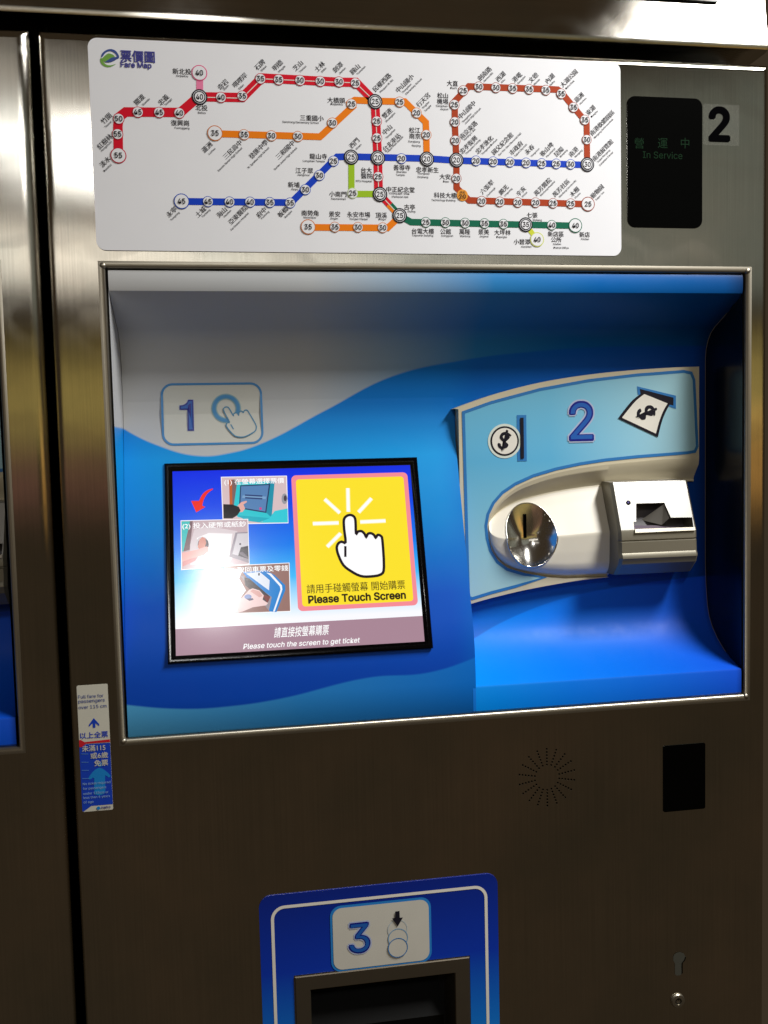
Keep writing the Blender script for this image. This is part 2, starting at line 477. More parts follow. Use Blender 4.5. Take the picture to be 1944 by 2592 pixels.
def extrude(prof, x0, x1, mat, mb, nx=8):
    n = len(prof); v = []
    for i in range(nx + 1):
        x = x0 + (x1 - x0) * i / nx
        v += [(x, y, z) for y, z in prof]
    f = [(i * n + j, i * n + j + 1, (i + 1) * n + j + 1, (i + 1) * n + j) for i in range(nx) for j in range(n - 1)]
    return mb.add(v, f, mat, True)
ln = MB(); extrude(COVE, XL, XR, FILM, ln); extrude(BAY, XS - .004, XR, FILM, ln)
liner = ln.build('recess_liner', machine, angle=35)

def side_wall(x, prof, flip, mat):
    mb = MB(); pr = [(.004, prof[0][1])] + list(prof) + [(.004, prof[-1][1])]
    # fill between the front edge (y=.004) and the profile in strips
    v, f = [], []
    for y, z in prof: v += [(x, .0035, z), (x, max(y, .0036), z)]
    for i in range(len(prof) - 1):
        q = (2 * i, 2 * i + 1, 2 * i + 3, 2 * i + 2)
        f.append(q if flip else q[::-1])
    mb.add(v, f, mat)
    return mb.build('side_wall', machine)
sw_r = side_wall(XR + .0004, COVE[2:] + BAY[1:-1], True, plain('shaded_wall', (7, 13, 26), .22, spec=.5))  # right wall: its shade is put into a darker colour than the print
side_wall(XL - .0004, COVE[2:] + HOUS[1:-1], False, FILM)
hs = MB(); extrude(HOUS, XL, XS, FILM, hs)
v, f = [], []
for y, z in HOUS: v += [(XS, y, z), (XS, .0978, z)]
hs.add(v, [(2 * i, 2 * i + 1, 2 * i + 3, 2 * i + 2) for i in range(len(HOUS) - 1)], FILM)
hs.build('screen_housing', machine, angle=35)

# ------------------------------------------------------------------ step 1 sign, printed on the housing
S1 = wall(.0975); CS1 = (380, 950, 1659 / 310.0)
a0, b0 = S1.px(352, 963); a1, b1 = S1.px(565, 826)
SIGNBG = plain('sign_cream', (198, 199, 190), .4, mottled=.03)
D1, D2 = plain('numeral_dark_blue', (8, 20, 130), .4), plain('numeral_blue', (30, 92, 176), .4)
def hand_pts(fr, c, pts): return [fr.crop(c, x, y) for x, y in pts]
s1 = MB(); rr = rrect(a0 + .0015, a1 - .0015, b0 + .0015, b1 - .0015, .013)
# the lower edge of the printed sign follows the housing where it leans forward
def on_housing(p, h):
    z = p[1]; tab = sorted((zz, yy) for yy, zz in HOUS)
    return Vector((p[0], lerp_table(tab, z) - h, z))
class Bent:
    def p(s, a, b, h=0.0): return on_housing((a, b), h)
    def crop(s, c, x, y): return S1.crop(c, x, y)
BF = Bent()
def bent_fill(mb, x0, x1, z0, z1, r, mat, h, n=24):
    """rounded rectangle in horizontal strips so that it can bend"""
    v, f = [], []
    for i in range(n + 1):
        z = z1 - (z1 - z0) * (1 - math.cos(math.pi * i / n)) / 2
        e = max(0.0, r - min(z - z0, z1 - z)); ins = r - math.sqrt(max(0.0, r * r - e * e))
        v += [BF.p(x0 + ins, z, h), BF.p(x1 - ins, z, h)]
    for i in range(n): f.append((2 * i, 2 * i + 2, 2 * i + 3, 2 * i + 1))
    return mb.add(v, f, mat)
bent_fill(s1, a0, a1, b0, b1, .0145, SIGNBG, .0003)
sg = s1.build('step_sign', machine)
q = MB(); q.stroke(BF, rrect(a0 + .0012, a1 - .0012, b0 + .0012, b1 - .0012, .0135, 8), .0028, plain('sign_outline', (54, 128, 186), .42), .0006, True); q.build('outline', sg)
def numeral(fr, a, b, ch, hgt, h0, parent, bold=.018):
    q = MB(); q.text(fr, a, b, ch, 1, plain('numeral_halo', (176, 186, 214), .4), h0, bold=bold + .022, res=6, height=hgt)
    q.text(fr, a, b, ch, 1, D1, h0 + .0003, bold=bold, res=6, height=hgt)
    q.text(fr, a, b, ch, 1, D2, h0 + .0006, bold=0, res=6, height=hgt * .965)
    return q.build('numeral', parent)
one = [S1.crop(CS1, *p) for p in ((516, 331), (585, 331), (597, 752), (512, 752), (506, 468), (399, 468), (399, 409), (440, 405), (475, 390), (500, 365))]
q = MB(); q.poly(BF, one, D1, .0009); q.stroke(BF, one, .0010, plain('numeral_halo', (176, 186, 214), .4), .0006, True)
one_i = [S1.crop(CS1, *p) for p in ((530, 350), (568, 350), (580, 736), (530, 736), (522, 450), (416, 452), (416, 424), (460, 418), (500, 395))]
q.poly(BF, one_i, D2, .0012); q.build('numeral', sg)
RING = plain('touch_ring', (70, 142, 190), .45)
cx, cy = S1.crop(CS1, 1030, 450); q = MB()
for rr_, w_, hh, c_ in ((.0152, .0075, .0006, (150, 176, 176)), (.0152, .0058, .0008, (104, 156, 184)), (.0152, .0038, .0010, (62, 134, 186))):
    q.stroke(BF, circ(cx, cy, rr_, 40), w_, plain('touch_ring_%d' % c_[0], c_, .45), hh, True)
q.build('touch_ring', sg)
H1 = [(1075, 632), (1010, 510), (995, 460), (1012, 435), (1045, 430), (1072, 452), (1125, 545), (1130, 525), (1160, 508), (1185, 518), (1198, 540), (1208, 500), (1235, 485), (1262, 505), (1275, 480), (1305, 472), (1330, 495), (1425, 660), (1435, 720), (1410, 765), (1300, 825), (1220, 838), (1140, 815), (1060, 730), (1032, 680), (1045, 645)]
hp = smooth([S1.crop(CS1, x, y) for x, y in H1], 3, True)
q = MB(); q.poly(BF, hp, SIGNBG, .0012); q.stroke(BF, hp, .0015, plain('hand_line', (70, 132, 168), .45), .0015, True)
q.stroke(BF, [S1.crop(CS1, 1092, 665), S1.crop(CS1, 1130, 732)], .0014, plain('hand_line', (70, 132, 168), .45), .0015)
q.build('pointing_hand', sg)

# ------------------------------------------------------------------ touch screen
CG = (400, 1140, 1659 / 710.0)
ts = MB()
f0 = TILT.px(358, 1003); f1 = TILT.px(903, 988); f2 = TILT.px(932, 1402); f3 = TILT.px(360, 1433)
FX0, FX1 = (f0[0] + f3[0]) / 2, (f1[0] + f2[0]) / 2; FZ1, FZ0 = (f0[1] + f1[1]) / 2, (f2[1] + f3[1]) / 2
DX0, DX1 = .0660, .3680
g0 = TILT.px(374, 1020); g1 = TILT.px(888, 1004); g2 = TILT.px(914, 1390); g3 = TILT.px(379, 1417)
DZ1, DZ0 = (g0[1] + g1[1]) / 2, (g2[1] + g3[1]) / 2
def ring_sweep(mb, fr, outer, prof, mat):
    (x0, x1, z0, z1) = outer; v, f = [], []
    for ins, h in prof:
        v += [fr.p(x0 + ins, z0 + ins, h), fr.p(x1 - ins, z0 + ins, h), fr.p(x1 - ins, z1 - ins, h), fr.p(x0 + ins, z1 - ins, h)]
    for k in range(len(prof) - 1):
        for i in range(4):
            j = (i + 1) % 4; f.append((k * 4 + i, k * 4 + j, (k + 1) * 4 + j, (k + 1) * 4 + i))
    return mb.add(v, f, mat, True)
wd = (FX1 - FX0 - (DX1 - DX0)) / 2
ring_sweep(ts, TILT, (FX0, FX1, FZ0, FZ1), [(0, -.001), (0, .0022), (.0012, .0034), (.0046, .0034), (.0066, .0022), (wd, .0006), (wd + .002, .0004)], BEZEL)
scr = ts.build('touch_screen', machine, angle=40)
def display_mat():
    m, N, L, b = new_mat('display_gradient')
    b.inputs['Base Color'].default_value = (.01, .01, .012, 1); b.inputs['Roughness'].default_value = .14
    uv = N.new('ShaderNodeUVMap'); uv.uv_map = 'UVMap'
    sp = N.new('ShaderNodeSeparateXYZ'); L.new(uv.outputs[0], sp.inputs[0])
    r = N.new('ShaderNodeMapRange'); r.inputs[1].default_value = .135; r.inputs[2].default_value = .317; L.new(sp.outputs[1], r.inputs[0])
    cr = N.new('ShaderNodeValToRGB'); e = cr.color_ramp.elements
    e[0].position, e[0].color = 0, lin((250, 250, 255)); e[1].position, e[1].color = 1, lin((0, 40, 226))
    for p, c in ((.10, (196, 232, 255)), (.27, (60, 186, 250)), (.48, (0, 122, 236)), (.75, (0, 70, 230))):
        k = e.new(p); k.color = lin(c)
    L.new(r.outputs[0], cr.inputs[0]); L.new(cr.outputs[0], b.inputs['Emission Color']); b.inputs['Emission Strength'].default_value = 1
    return m
dm = MB(); dm.poly(TILT, [(DX0, DZ0), (DX1, DZ0), (DX1, DZ1), (DX0, DZ1)], display_mat(), .0008); dm.build('display', scr)
G = lambda x, y: TILT.crop(CG, x, y)
q = MB(); l1 = G(98, 1052); r1 = G(1560, 986)
zb_ = (l1[1] + r1[1]) / 2
q.poly(TILT, [(DX0, DZ0), (DX1, DZ0), (DX1, zb_), (DX0, zb_)], glow('bar_mauve', (176, 140, 156), .9), .0010)
WH = glow('screen_white', (255, 255, 255))
a, b = G(850, 1070); q.text(TILT, a, b, '請直接按螢幕購票', 1, WH, .0012, bold=.012, shear=.25, height=.0125, width=.0675)
a, b = G(852, 1145); q.text(TILT, a, b, 'Please touch the screen to get ticket', 1, WH, .0012, bold=.014, shear=.22, width=.142)
q.build('message_bar', scr)
# yellow call panel
c0, c1_, c2_, c3 = G(795, 150), G(1480, 130), G(1530, 915), G(820, 955)
px0, px1 = (c0[0] + c3[0]) / 2, (c1_[0] + c2_[0]) / 2; pz1, pz0 = (c0[1] + c1_[1]) / 2, (c2_[1] + c3[1]) / 2
q = MB(); q.poly(TILT, rrect(px0, px1, pz0, pz1, .006), glow('panel_pink', (246, 140, 150)), .0010)
bw = .0055
q.poly(TILT, rrect(px0 + bw, px1 - bw, pz0 + bw, pz1 - bw, .004), glow('panel_yellow', (252, 226, 38)), .0012)
a, b = G(1172, 808); q.text(TILT, a, b, '請用手碰觸螢幕 開始購票', 1, glow('screen_ink', (40, 28, 8)), .0014, bold=.004, width=.1235, height=.0115)
a, b = G(1178, 870); q.text(TILT, a, b, 'Please Touch Screen', 1, glow('screen_ink', (40, 28, 8)), .0014, bold=.034, width=.1215)
for p, r_ in (((1122, 225), (1125, 365)), ((985, 290), (1075, 372)), ((915, 435), (1068, 430)), ((1000, 572), (1080, 492)), ((1195, 425), (1345, 418)), ((1185, 368), (1262, 285))):
    q.stroke(TILT, [G(*p), G(*r_)], .0056, glow('ray_pale', (255, 246, 170)), .0013)
    q.stroke(TILT, [G(*p), G(*r_)], .0036, WH, .0014)
pan = q.build('call_panel', scr)
HB = [(1108, 545), (1100, 470), (1098, 415), (1112, 392), (1136, 384), (1158, 394), (1167, 420), (1170, 492), (1182, 482), (1203, 480), (1220, 495), (1230, 514), (1240, 496), (1258, 492), (1276, 502), (1286, 518), (1298, 502), (1316, 508), (1326, 535), (1335, 690), (1318, 735), (1250, 748), (1195, 744), (1140, 716), (1095, 680), (1066, 622), (1056, 578), (1066, 552), (1085, 542)]
hp = smooth([G(x, y) for x, y in HB], 3, True)
q = MB(); q.poly(TILT, hp, WH, .0017); q.stroke(TILT, hp, .0034, glow('hand_black', (24, 10, 20)), .0019, True)
q.stroke(TILT, [G(1107, 568), G(1107, 632)], .003, glow('hand_black', (24, 10, 20)), .0019); q.build('pointing_hand', scr)
# red arrow
q = MB(); ar = smooth([G(*p) for p in ((325, 226), (290, 238), (262, 262), (243, 300))], 4) + [G(*p) for p in ((196, 300), (226, 368), (280, 336), (262, 328))] + smooth([G(*p) for p in ((262, 328), (272, 290), (294, 255), (325, 232))], 4)[1:]
q.poly(TILT, ar, glow('arrow_red', (238, 42, 22)), .0010); q.build('arrow', scr)
# three step pictures
def E_(c): return glow('px_%02x%02x%02x' % c, c)
def picture(corners, items, caption, cap_at, cap_w, lvl):
    q = MB(); h = .0010 + lvl * .0006
    q.poly(TILT, [G(*p) for p in corners], WH, h)
    cx_ = sum(p[0] for p in corners) / 4; cy_ = sum(p[1] for p in corners) / 4
    def ins(p): return (p[0] + (4 if p[0] < cx_ else -4), p[1] + (4 if p[1] < cy_ else -4))
    for n, (c, pts) in enumerate(items):
        q.poly(TILT, [G(*(ins(p) if n == 0 else p)) for p in (corners if n == 0 else pts)], E_(c), h + .00012 + n * .00003)
    a, b = G(*cap_at); q.text(TILT, a, b, caption, 1, WH, h + .0006, bold=.012, width=cap_w, height=.0085)
    return q.build('step_picture', scr)
oval = lambda x, y, rx, ry: [(x + rx * math.cos(t * .5236), y + ry * math.sin(t * .5236)) for t in range(12)]
picture([(372, 158), (762, 151), (771, 432), (383, 440)], [
    ((214, 190, 192), None),
    ((190, 92, 40), [(420, 175), (438, 174), (440, 330), (424, 330)]), ((120, 96, 96), [(438, 174), (470, 173), (455, 330), (440, 330)]),
    ((40, 196, 206), [(468, 190), (690, 182), (672, 400), (600, 425), (470, 395), (448, 330)]),
    ((22, 142, 168), [(655, 182), (690, 182), (672, 400), (640, 370)]),
    ((34, 52, 92), [(486, 208), (664, 200), (640, 372), (478, 345)]),
    ((84, 128, 178), [(492, 214), (655, 207), (634, 364), (486, 338)]),
    ((120, 160, 200), [(500, 268), (640, 275), (636, 290), (498, 283)]), ((40, 60, 110), [(515, 262), (618, 268), (616, 276), (514, 270)]),
    ((40, 60, 110), [(515, 278), (618, 284), (616, 292), (514, 286)]), ((200, 60, 140), oval(606, 346, 8, 8)),
    ((46, 200, 214), [(690, 360), (766, 345), (768, 428), (600, 430), (660, 400)]),
    ((22, 172, 190), [(470, 385), (660, 402), (600, 428), (520, 418)]),
    ((150, 150, 158), oval(748, 288, 18, 32)), ((70, 60, 70), oval(752, 285, 9, 18)),
    ((226, 170, 160), [(470, 330), (492, 308), (522, 300), (527, 307), (505, 322), (515, 345), (500, 366), (476, 368)]),
    ((16, 14, 16), [(386, 320), (440, 322), (478, 336), (488, 358), (470, 385), (440, 404), (388, 404)]),
    ], '(1) 在螢幕選擇票價', (570, 187), .0745, 0)
picture([(134, 416), (533, 407), (541, 676), (138, 710)], [
    ((196, 172, 178), None),
    ((60, 190, 190), [(140, 422), (190, 421), (150, 600), (143, 600)]), ((120, 92, 98), [(190, 421), (206, 421), (188, 590), (150, 600)]),
    ((214, 200, 204), [(215, 470), (300, 450), (470, 480), (440, 640), (420, 670), (190, 680), (190, 560)]),
    ((244, 238, 240), [(230, 520), (300, 490), (440, 495), (420, 640), (300, 690), (240, 660)]),
    ((150, 140, 150), [(458, 488), (530, 484), (538, 668), (420, 630)]), ((206, 200, 206), [(470, 494), (530, 492), (536, 640), (440, 615)]),
    ((60, 56, 70), oval(486, 556, 6, 6)), ((58, 52, 60), [(490, 575), (533, 566), (536, 645), (474, 625)]), ((110, 100, 110), [(474, 610), (500, 600), (534, 636), (536, 645)]),
    ((206, 196, 200), oval(262, 560, 40, 48)), ((64, 56, 66), oval(268, 560, 33, 40)),
    ((206, 132, 116), [(235, 575), (245, 530), (262, 515), (280, 522), (285, 550), (275, 580), (250, 592)]),
    ((230, 168, 162), [(143, 608), (230, 590), (285, 570), (298, 575), (296, 600), (270, 622), (200, 640), (146, 660)]),
    ((212, 140, 140), [(146, 660), (200, 640), (235, 632), (220, 655), (146, 690)]),
    ], '(2) 投入硬幣或紙鈔', (334, 446), .0775, 1)
picture([(395, 684), (777, 666), (785, 955), (394, 970)], [
    ((150, 112, 104), None),
    ((242, 242, 248), [(400, 700), (500, 705), (480, 760), (520, 830), (440, 940), (400, 960)]),
    ((10, 128, 206), [(500, 720), (640, 712), (690, 740), (752, 800), (752, 830), (700, 958), (660, 955), (630, 900)]),
    ((240, 244, 250), [(640, 725), (668, 730), (732, 800), (735, 825), (690, 955), (680, 955), (724, 825), (720, 806), (660, 740)]),
    ((224, 230, 240), [(520, 730), (600, 720), (660, 770), (656, 830)]), ((44, 40, 50), oval(597, 735, 5, 9)),
    ((150, 140, 146), [(488, 745), (505, 745), (672, 870), (655, 950), (640, 930)]),
    ((56, 44, 48), [(510, 752), (540, 760), (664, 868), (648, 905), (600, 870), (515, 800)]),
    ((120, 48, 46), [(610, 850), (664, 868), (648, 905)]),
    ((236, 204, 202), [(440, 900), (500, 870), (540, 826), (560, 818), (600, 830), (625, 860), (618, 885), (650, 905), (640, 918), (560, 930), (500, 955), (470, 962)]),
    ((216, 164, 158), [(545, 835), (560, 824), (600, 836), (618, 862), (600, 872)]),
    ((120, 140, 190), oval(532, 868, 22, 15)), ((90, 84, 110), [(520, 880), (560, 876), (565, 886), (540, 892)]),
    ((206, 206, 208), [(398, 912), (430, 908), (470, 930), (478, 962), (398, 966)]),
    ], '(3) 取回車票及零錢', (590, 708), .0745, 2)

# ------------------------------------------------------------------ pay bay: cream plate with step 2
CH = (1120, 900, 1659 / 680.0); YP = .078
PL = wall(YP)
Hc = lambda x, y: PL.crop(CH, x, y)
PR_X = Hc(1585, 300)[0]
top_e = smooth([Hc(*p) for p in ((60, 332), (150, 298), (300, 246), (500, 190), (700, 148), (950, 112), (1200, 88), (1400, 75), (1578, 68))], 5)
top_e[0] = (XS + .0025, top_e[0][1]); top_e[-1] = (PR_X, top_e[-1][1])
nose = [Hc(*p) for p in ((1592, 640), (1400, 640), (1200, 656), (1000, 676), (820, 702), (660, 738), (520, 786), (430, 836), (360, 900), (310, 970), (286, 1040), (288, 1110), (306, 1190), (346, 1260), (410, 1312), (500, 1345), (620, 1366), (760, 1378))]
nose[0] = (PR_X, nose[0][1])
bot_e = smooth([Hc(*p) for p in ((1030, 1368), (850, 1388), (700, 1412), (500, 1450), (300, 1498), (160, 1538))], 4)
bot_e[-1] = (XS + .0025, bot_e[-1][1])
nose_s = smooth(nose, 5)
plate = top_e + nose_s + bot_e
mb = MB(); mb.poly(PL, plate, CREAM, 0, thick=.019)
pay = mb.build('payment_plate', machine)
def field_mat():
    m, N, L, b = new_mat('light_blue_print'); b.inputs['Roughness'].default_value = .38
    uv = N.new('ShaderNodeUVMap'); uv.uv_map = 'UVMap'; sp = N.new('ShaderNodeSeparateXYZ'); L.new(uv.outputs[0], sp.inputs[0])
    # distance from the middle of the print, where its blue is strongest
    mz = N.new('ShaderNodeMapRange'); mz.inputs[1].default_value = .13; mz.inputs[2].default_value = .40; L.new(sp.outputs[1], mz.inputs[0])
    c = N.new('ShaderNodeValToRGB'); e = c.color_ramp.elements
    e[0].position, e[0].color = 0, lin((176, 214, 214)); e[1].position, e[1].color = 1, lin((112, 188, 220))
    k = e.new(.45); k.color = lin((128, 196, 222)); k = e.new(.7); k.color = lin((96, 182, 224))
    L.new(mz.outputs[0], c.inputs[0])
    mxx = N.new('ShaderNodeMapRange'); mxx.inputs[1].default_value = .56; mxx.inputs[2].default_value = .78; L.new(sp.outputs[0], mxx.inputs[0])
    x = N.new('ShaderNodeMix'); x.data_type = 'RGBA'; x.inputs['B'].default_value = lin((184, 218, 220))
    mu = N.new('ShaderNodeMath'); mu.operation = 'MULTIPLY'; mu.inputs[1].default_value = .8; L.new(mxx.outputs[0], mu.inputs[0])
    L.new(mu.outputs[0], x.inputs['Factor']); L.new(c.outputs[0], x.inputs['A']); L.new(x.outputs['Result'], b.inputs['Base Color'])
    return m
FP = [(106, 372), (114, 352), (300, 290), (600, 210), (900, 155), (1200, 120), (1490, 98), (1535, 108), (1552, 150), (1562, 350), (1572, 560), (1558, 592), (1510, 600), (1200, 624), (1000, 645), (850, 668), (700, 700), (560, 742), (450, 792), (370, 846), (314, 910), (280, 980), (268, 1050), (276, 1130), (296, 1205), (338, 1274), (400, 1320), (500, 1350), (628, 1370), (450, 1425), (300, 1464), (184, 1500), (166, 1494), (160, 1470)]
fp = [Hc(*p) for p in FP]
fp = [(max(a, XS + .009), b) for a, b in fp]
mb = MB(); mb.poly(PL, fp, field_mat(), .0003); mb.stroke(PL, fp, .0040, LINEBLUE, .0006, True); mb.build('printed_field', pay)
a, b = Hc(856, 404); numeral(PL, a, b, '2', .0500, .0008, pay, .02)
# coin symbol
a, b = Hc(383, 528); mb = MB()
mb.poly(PL, circ(a, b, .0228, 36), plain('coin_halo', (216, 226, 216), .42), .0008)
mb.poly(PL, circ(a, b, .0196, 36), INK, .0010); mb.poly(PL, circ(a, b, .0172, 36), WHITEINK, .0012)
mb.text(PL, a, b, '$', 1, INK, .0014, ang=math.radians(-14), bold=.019, height=.0285, res=6)
s0, s1_ = Hc(458, 368), Hc(520, 652); mb.poly(PL, [(s0[0], s1_[1]), (s1_[0], s1_[1]), (s1_[0], s0[1]), (s0[0], s0[1])], LINEBLUE, .0007)
t0, t1 = Hc(478, 384), Hc(502, 636); mb.poly(PL, [(t0[0], t1[1]), (t1[0], t1[1]), (t1[0], t0[1]), (t0[0], t0[1])], INK, .0016)
mb.build('coin_symbol', pay)
mb = MB()
mb.poly(PL, [Hc(*p) for p in ((1200, 190), (1440, 248), (1440, 330), (1205, 240))], LINEBLUE, .0008)
mb.poly(PL, [Hc(*p) for p in ((1216, 206), (1425, 260), (1424, 308), (1395, 302), (1222, 240))], INK, .0010)
note_o = smooth([Hc(*p) for p in ((1230, 232), (1180, 268), (1135, 318), (1082, 388))], 4) + smooth([Hc(*p) for p in ((1328, 504), (1352, 410), (1376, 350), (1404, 296))], 4)
note_i = smooth([Hc(*p) for p in ((1244, 238), (1196, 276), (1152, 326), (1106, 384))], 4) + smooth([Hc(*p) for p in ((1315, 482), (1338, 400), (1362, 340), (1388, 296))], 4)
mb.poly(PL, note_o, INK, .0012); mb.poly(PL, note_i, WHITEINK, .0014)
a, b = Hc(1255, 358); mb.text(PL, a, b, '$', 1, INK, .0016, ang=math.radians(-68), bold=.019, height=.0320, res=6)
mb.build('banknote_symbol', pay)

# ------------------------------------------------------------------ coin housing (grid over x and section)
CJ = (1220, 1150, 1659 / 580.0)
tz = sorted([(p[0], p[1]) for p in nose_s if p[1] >= nose[10][1]])
bz = sorted([(p[0], p[1]) for p in nose_s if p[1] <= nose[10][1]] + [Hc(1030, 1366)])
xn = nose[10][0]; xr = wall(.066).crop(CJ, 948, 560)[0]
DC = wall(.072).crop(CJ, 354, 582); DRX, DRZ = .0335, .0410
SEC = [(0, YP), (.045, YP + .0015), (.10, .0860), (.155, .0925), (.18, .0940), (.195, .0930), (.30, .0862), (.44, .0765), (.585, .0664), (.60, .0660), (.615, .0661), (.75, .0668), (.86, .0680), (.91, .0705), (.95, .0750), (1.0, .0860)]
NX = 44; mb = MB(); v, f, fc = [], [], []
NT = [i / 60 for i in range(61)] + [.045, .10, .155, .18, .195, .585, .60, .615]
NT = sorted(set(round(t, 4) for t in NT)); nt = len(NT)
for i in range(NX + 1):
    s_ = i / NX; x = xn + (xr - xn) * s_ ** 1.7
    zt_, zb2 = lerp_table(tz, x), lerp_table(bz, x)
    d = max(0.0, (x - xn)); amp = min(1.0, math.sqrt(max(0.0, 1 - (1 - min(1, d / .05)) ** 2)))
    for t in NT:
        y = lerp_table(SEC, t)
        v.append((x, YP + (y - YP) * amp, zt_ + (zb2 - zt_) * t))
inside = lambda x, z: ((x - DC[0]) / (DRX * .97)) ** 2 + ((z - DC[1]) / (DRZ * .97)) ** 2 < 1
for i in range(NX):
    for j in range(nt - 1):
        q_ = (i * nt + j, i * nt + j + 1, (i + 1) * nt + j + 1, (i + 1) * nt + j)
        cx_ = sum(v[k][0] for k in q_) / 4; cz_ = sum(v[k][2] for k in q_) / 4
        if inside(cx_, cz_): continue
        (fc if NT[j] < .185 else f).append(q_)
mb.add(v, f, PALE, True)
k0 = len(mb.f)
i_ = mb.mi(CREAM)
for q_ in fc:
    mb.f.append(list(q_)); mb.m.append(i_); mb.sm.append(True)
# right end cap towards the banknote unit
e0 = NX * nt
mb.add([v[e0 + j] for j in range(nt)] + [(xr, .096, v[e0 + j][2]) for j in range(nt)], [(j, nt + j, nt + j + 1, j + 1) for j in range(nt - 1)], PALE)
# cove that runs on above the banknote unit
SX = [xr + (PR_X - xr) * i / 6 for i in range(7)]; vv, ff = [], []
CT = [0, .045, .10, .155, .18, .20]
for x in SX:
    zt_ = lerp_table(tz, x); L_ = (lerp_table(tz, xr) - lerp_table(bz, xr))
    for t in CT: vv.append((x, lerp_table(SEC, t), zt_ - L_ * t))
    vv.append((x, .0965, zt_ - L_ * .205))
k = len(CT) + 1
for i in range(6):
    for j in range(k - 1): ff.append((i * k + j, i * k + j + 1, (i + 1) * k + j + 1, (i + 1) * k + j))
mb.add(vv, ff, CREAM, True)
mb.add([vv[6 * k + j] for j in range(k)] + [(PR_X, .0965, vv[6 * k + j][2]) for j in range(k)], [(j, k + j, k + j + 1, j + 1) for j in range(k - 1)], CREAM)
coin = mb.build('coin_housing', machine, angle=28)

# chrome dish with the coin slot
def face_y(x, z):
    zt_, zb2 = lerp_table(tz, x), lerp_table(bz, x); t = (zt_ - z) / (zt_ - zb2)
    amp = min(1.0, math.sqrt(max(0.0, 1 - (1 - min(1, max(0, x - xn) / .05)) ** 2)))
    return YP + (lerp_table(SEC, t) - YP) * amp
mb = MB(); n = 56; v, f = [], []; rings = 14
def rim_y(c, s): return face_y(DC[0] + DRX * c, DC[1] + DRZ * s)
for i in range(rings + 1):
    rr_ = i / rings
    for j in range(n):
        t = 2 * math.pi * j / n; c, s = math.cos(t), math.sin(t)
        y = rim_y(c, s) - .0022
        deep = .087
        v.append((DC[0] + DRX * rr_ * c, deep + (y - deep) * rr_ ** 2.2, DC[1] + DRZ * rr_ * s))
for i in range(rings):
    for j in range(n):
        f.append((i * n + j, (i + 1) * n + j, (i + 1) * n + (j + 1) % n, i * n + (j + 1) % n))
mb.add(v, f, CHROME, True)
# raised rim, fuller along the lower half
v, f = [], []; m_ = 8
for j in range(n):
    t = 2 * math.pi * j / n; c, s = math.cos(t), math.sin(t); y = rim_y(c, s)
    full = 1.0 if s < -.02 else .45
    for i in range(m_):
        a = 2 * math.pi * i / m_; ro = 1 + .035 * full * (1 + math.cos(a)) / 1.0
        v.append((DC[0] + DRX * ro * c, y - .0012 - .0024 * full * math.sin(a), DC[1] + DRZ * ro * s))
for j in range(n):
    for i in range(m_):
        f.append((j * m_ + i, ((j + 1) % n) * m_ + i, ((j + 1) % n) * m_ + (i + 1) % m_, j * m_ + (i + 1) % m_))
mb.add(v, f, CHROME, True)
mb.build('chrome_dish', coin)
q0, q1 = wall(.086).crop(CJ, 302, 432), wall(.086).crop(CJ, 321, 606)
def dish_y(x, z):
    ex_, ez_ = (x - DC[0]) / DRX, (z - DC[1]) / DRZ; r_ = math.hypot(ex_, ez_) or 1e-6
    return .087 + (rim_y(ex_ / r_, ez_ / r_) - .0022 - .087) * r_ ** 2.2
SLY = min(dish_y(x, z) for x in (q0[0], q1[0]) for z in (q0[1], (q0[1] + q1[1]) / 2, q1[1])) - .0004
mb = MB(); mb.box(q0[0] - .0005, q1[0] + .0005, SLY, .096, q1[1], q0[1], BLACK); mb.build('coin_slot', coin)

# ------------------------------------------------------------------ banknote unit
J = lambda x, y, d: wall(d).crop(CJ, x, y)
bx0 = J(992, 562, .036)[0]; bx1 = J(1560, 540, .036)[0]
zA = J(935, 205, .062)[1]; zB = J(1000, 562, .036)[1]; zC = J(1000, 632, .034)[1]; zD = J(1000, 742, .033)[1]; zE = J(1000, 800, .034)[1]; zF = J(985, 872, .052)[1]
sec = [(.0965, zA + .001), (.0625, zA), (.0610, zA - .002), (.0368, zB + .002), (.0358, zB - .001), (.0350, zC + .0014), (.0364, zC + .0004), (.0364, zC - .0006), (.0348, zC - .0016), (.0340, zD + .004), (.0318, zD), (.0316, zD - .003), (.0335, zD - .006), (.0350, zE), (.052, zF), (.0965, zF - .001)]
FACE = Fr((bx0, .0368, zB + .002), (1, 0, 0), (0, .061 - .0368, zA - .002 - zB - .002))
FB = math.hypot(.061 - .0368, zA - .002 - zB - .002)
fpx = lambda x, y: FACE.crop(CJ, x, y)
mouth = [fpx(*p) for p in ((1116, 356), (1320, 350), (1368, 458), (1522, 456), (1536, 548), (1106, 566), (1098, 488), (1116, 488))]
Wd = bx1 - bx0; ch = .0035
mouth = [(max(.004, min(Wd - .0025, a)), max(.0005, b)) for a, b in mouth]
mb = MB()
mb.poly(FACE, [(ch, 0), (Wd - ch, 0), (Wd - ch, FB), (ch, FB)], SILVER, 0, holes=[mouth])
lower = sec[3:]; upper = sec[:3]
def strip(prof, x0, x1, mat):
    v = [(x, y, z) for x in (x0, x1) for y, z in prof]; n_ = len(prof)
    mb.add(v, [(i, i + 1, n_ + i + 1, n_ + i) for i in range(n_ - 1)], mat, True)
strip(upper, bx0 + ch, bx1 - ch, SILVER); strip(lower, bx0 + ch, bx1 - ch, SILVERD)
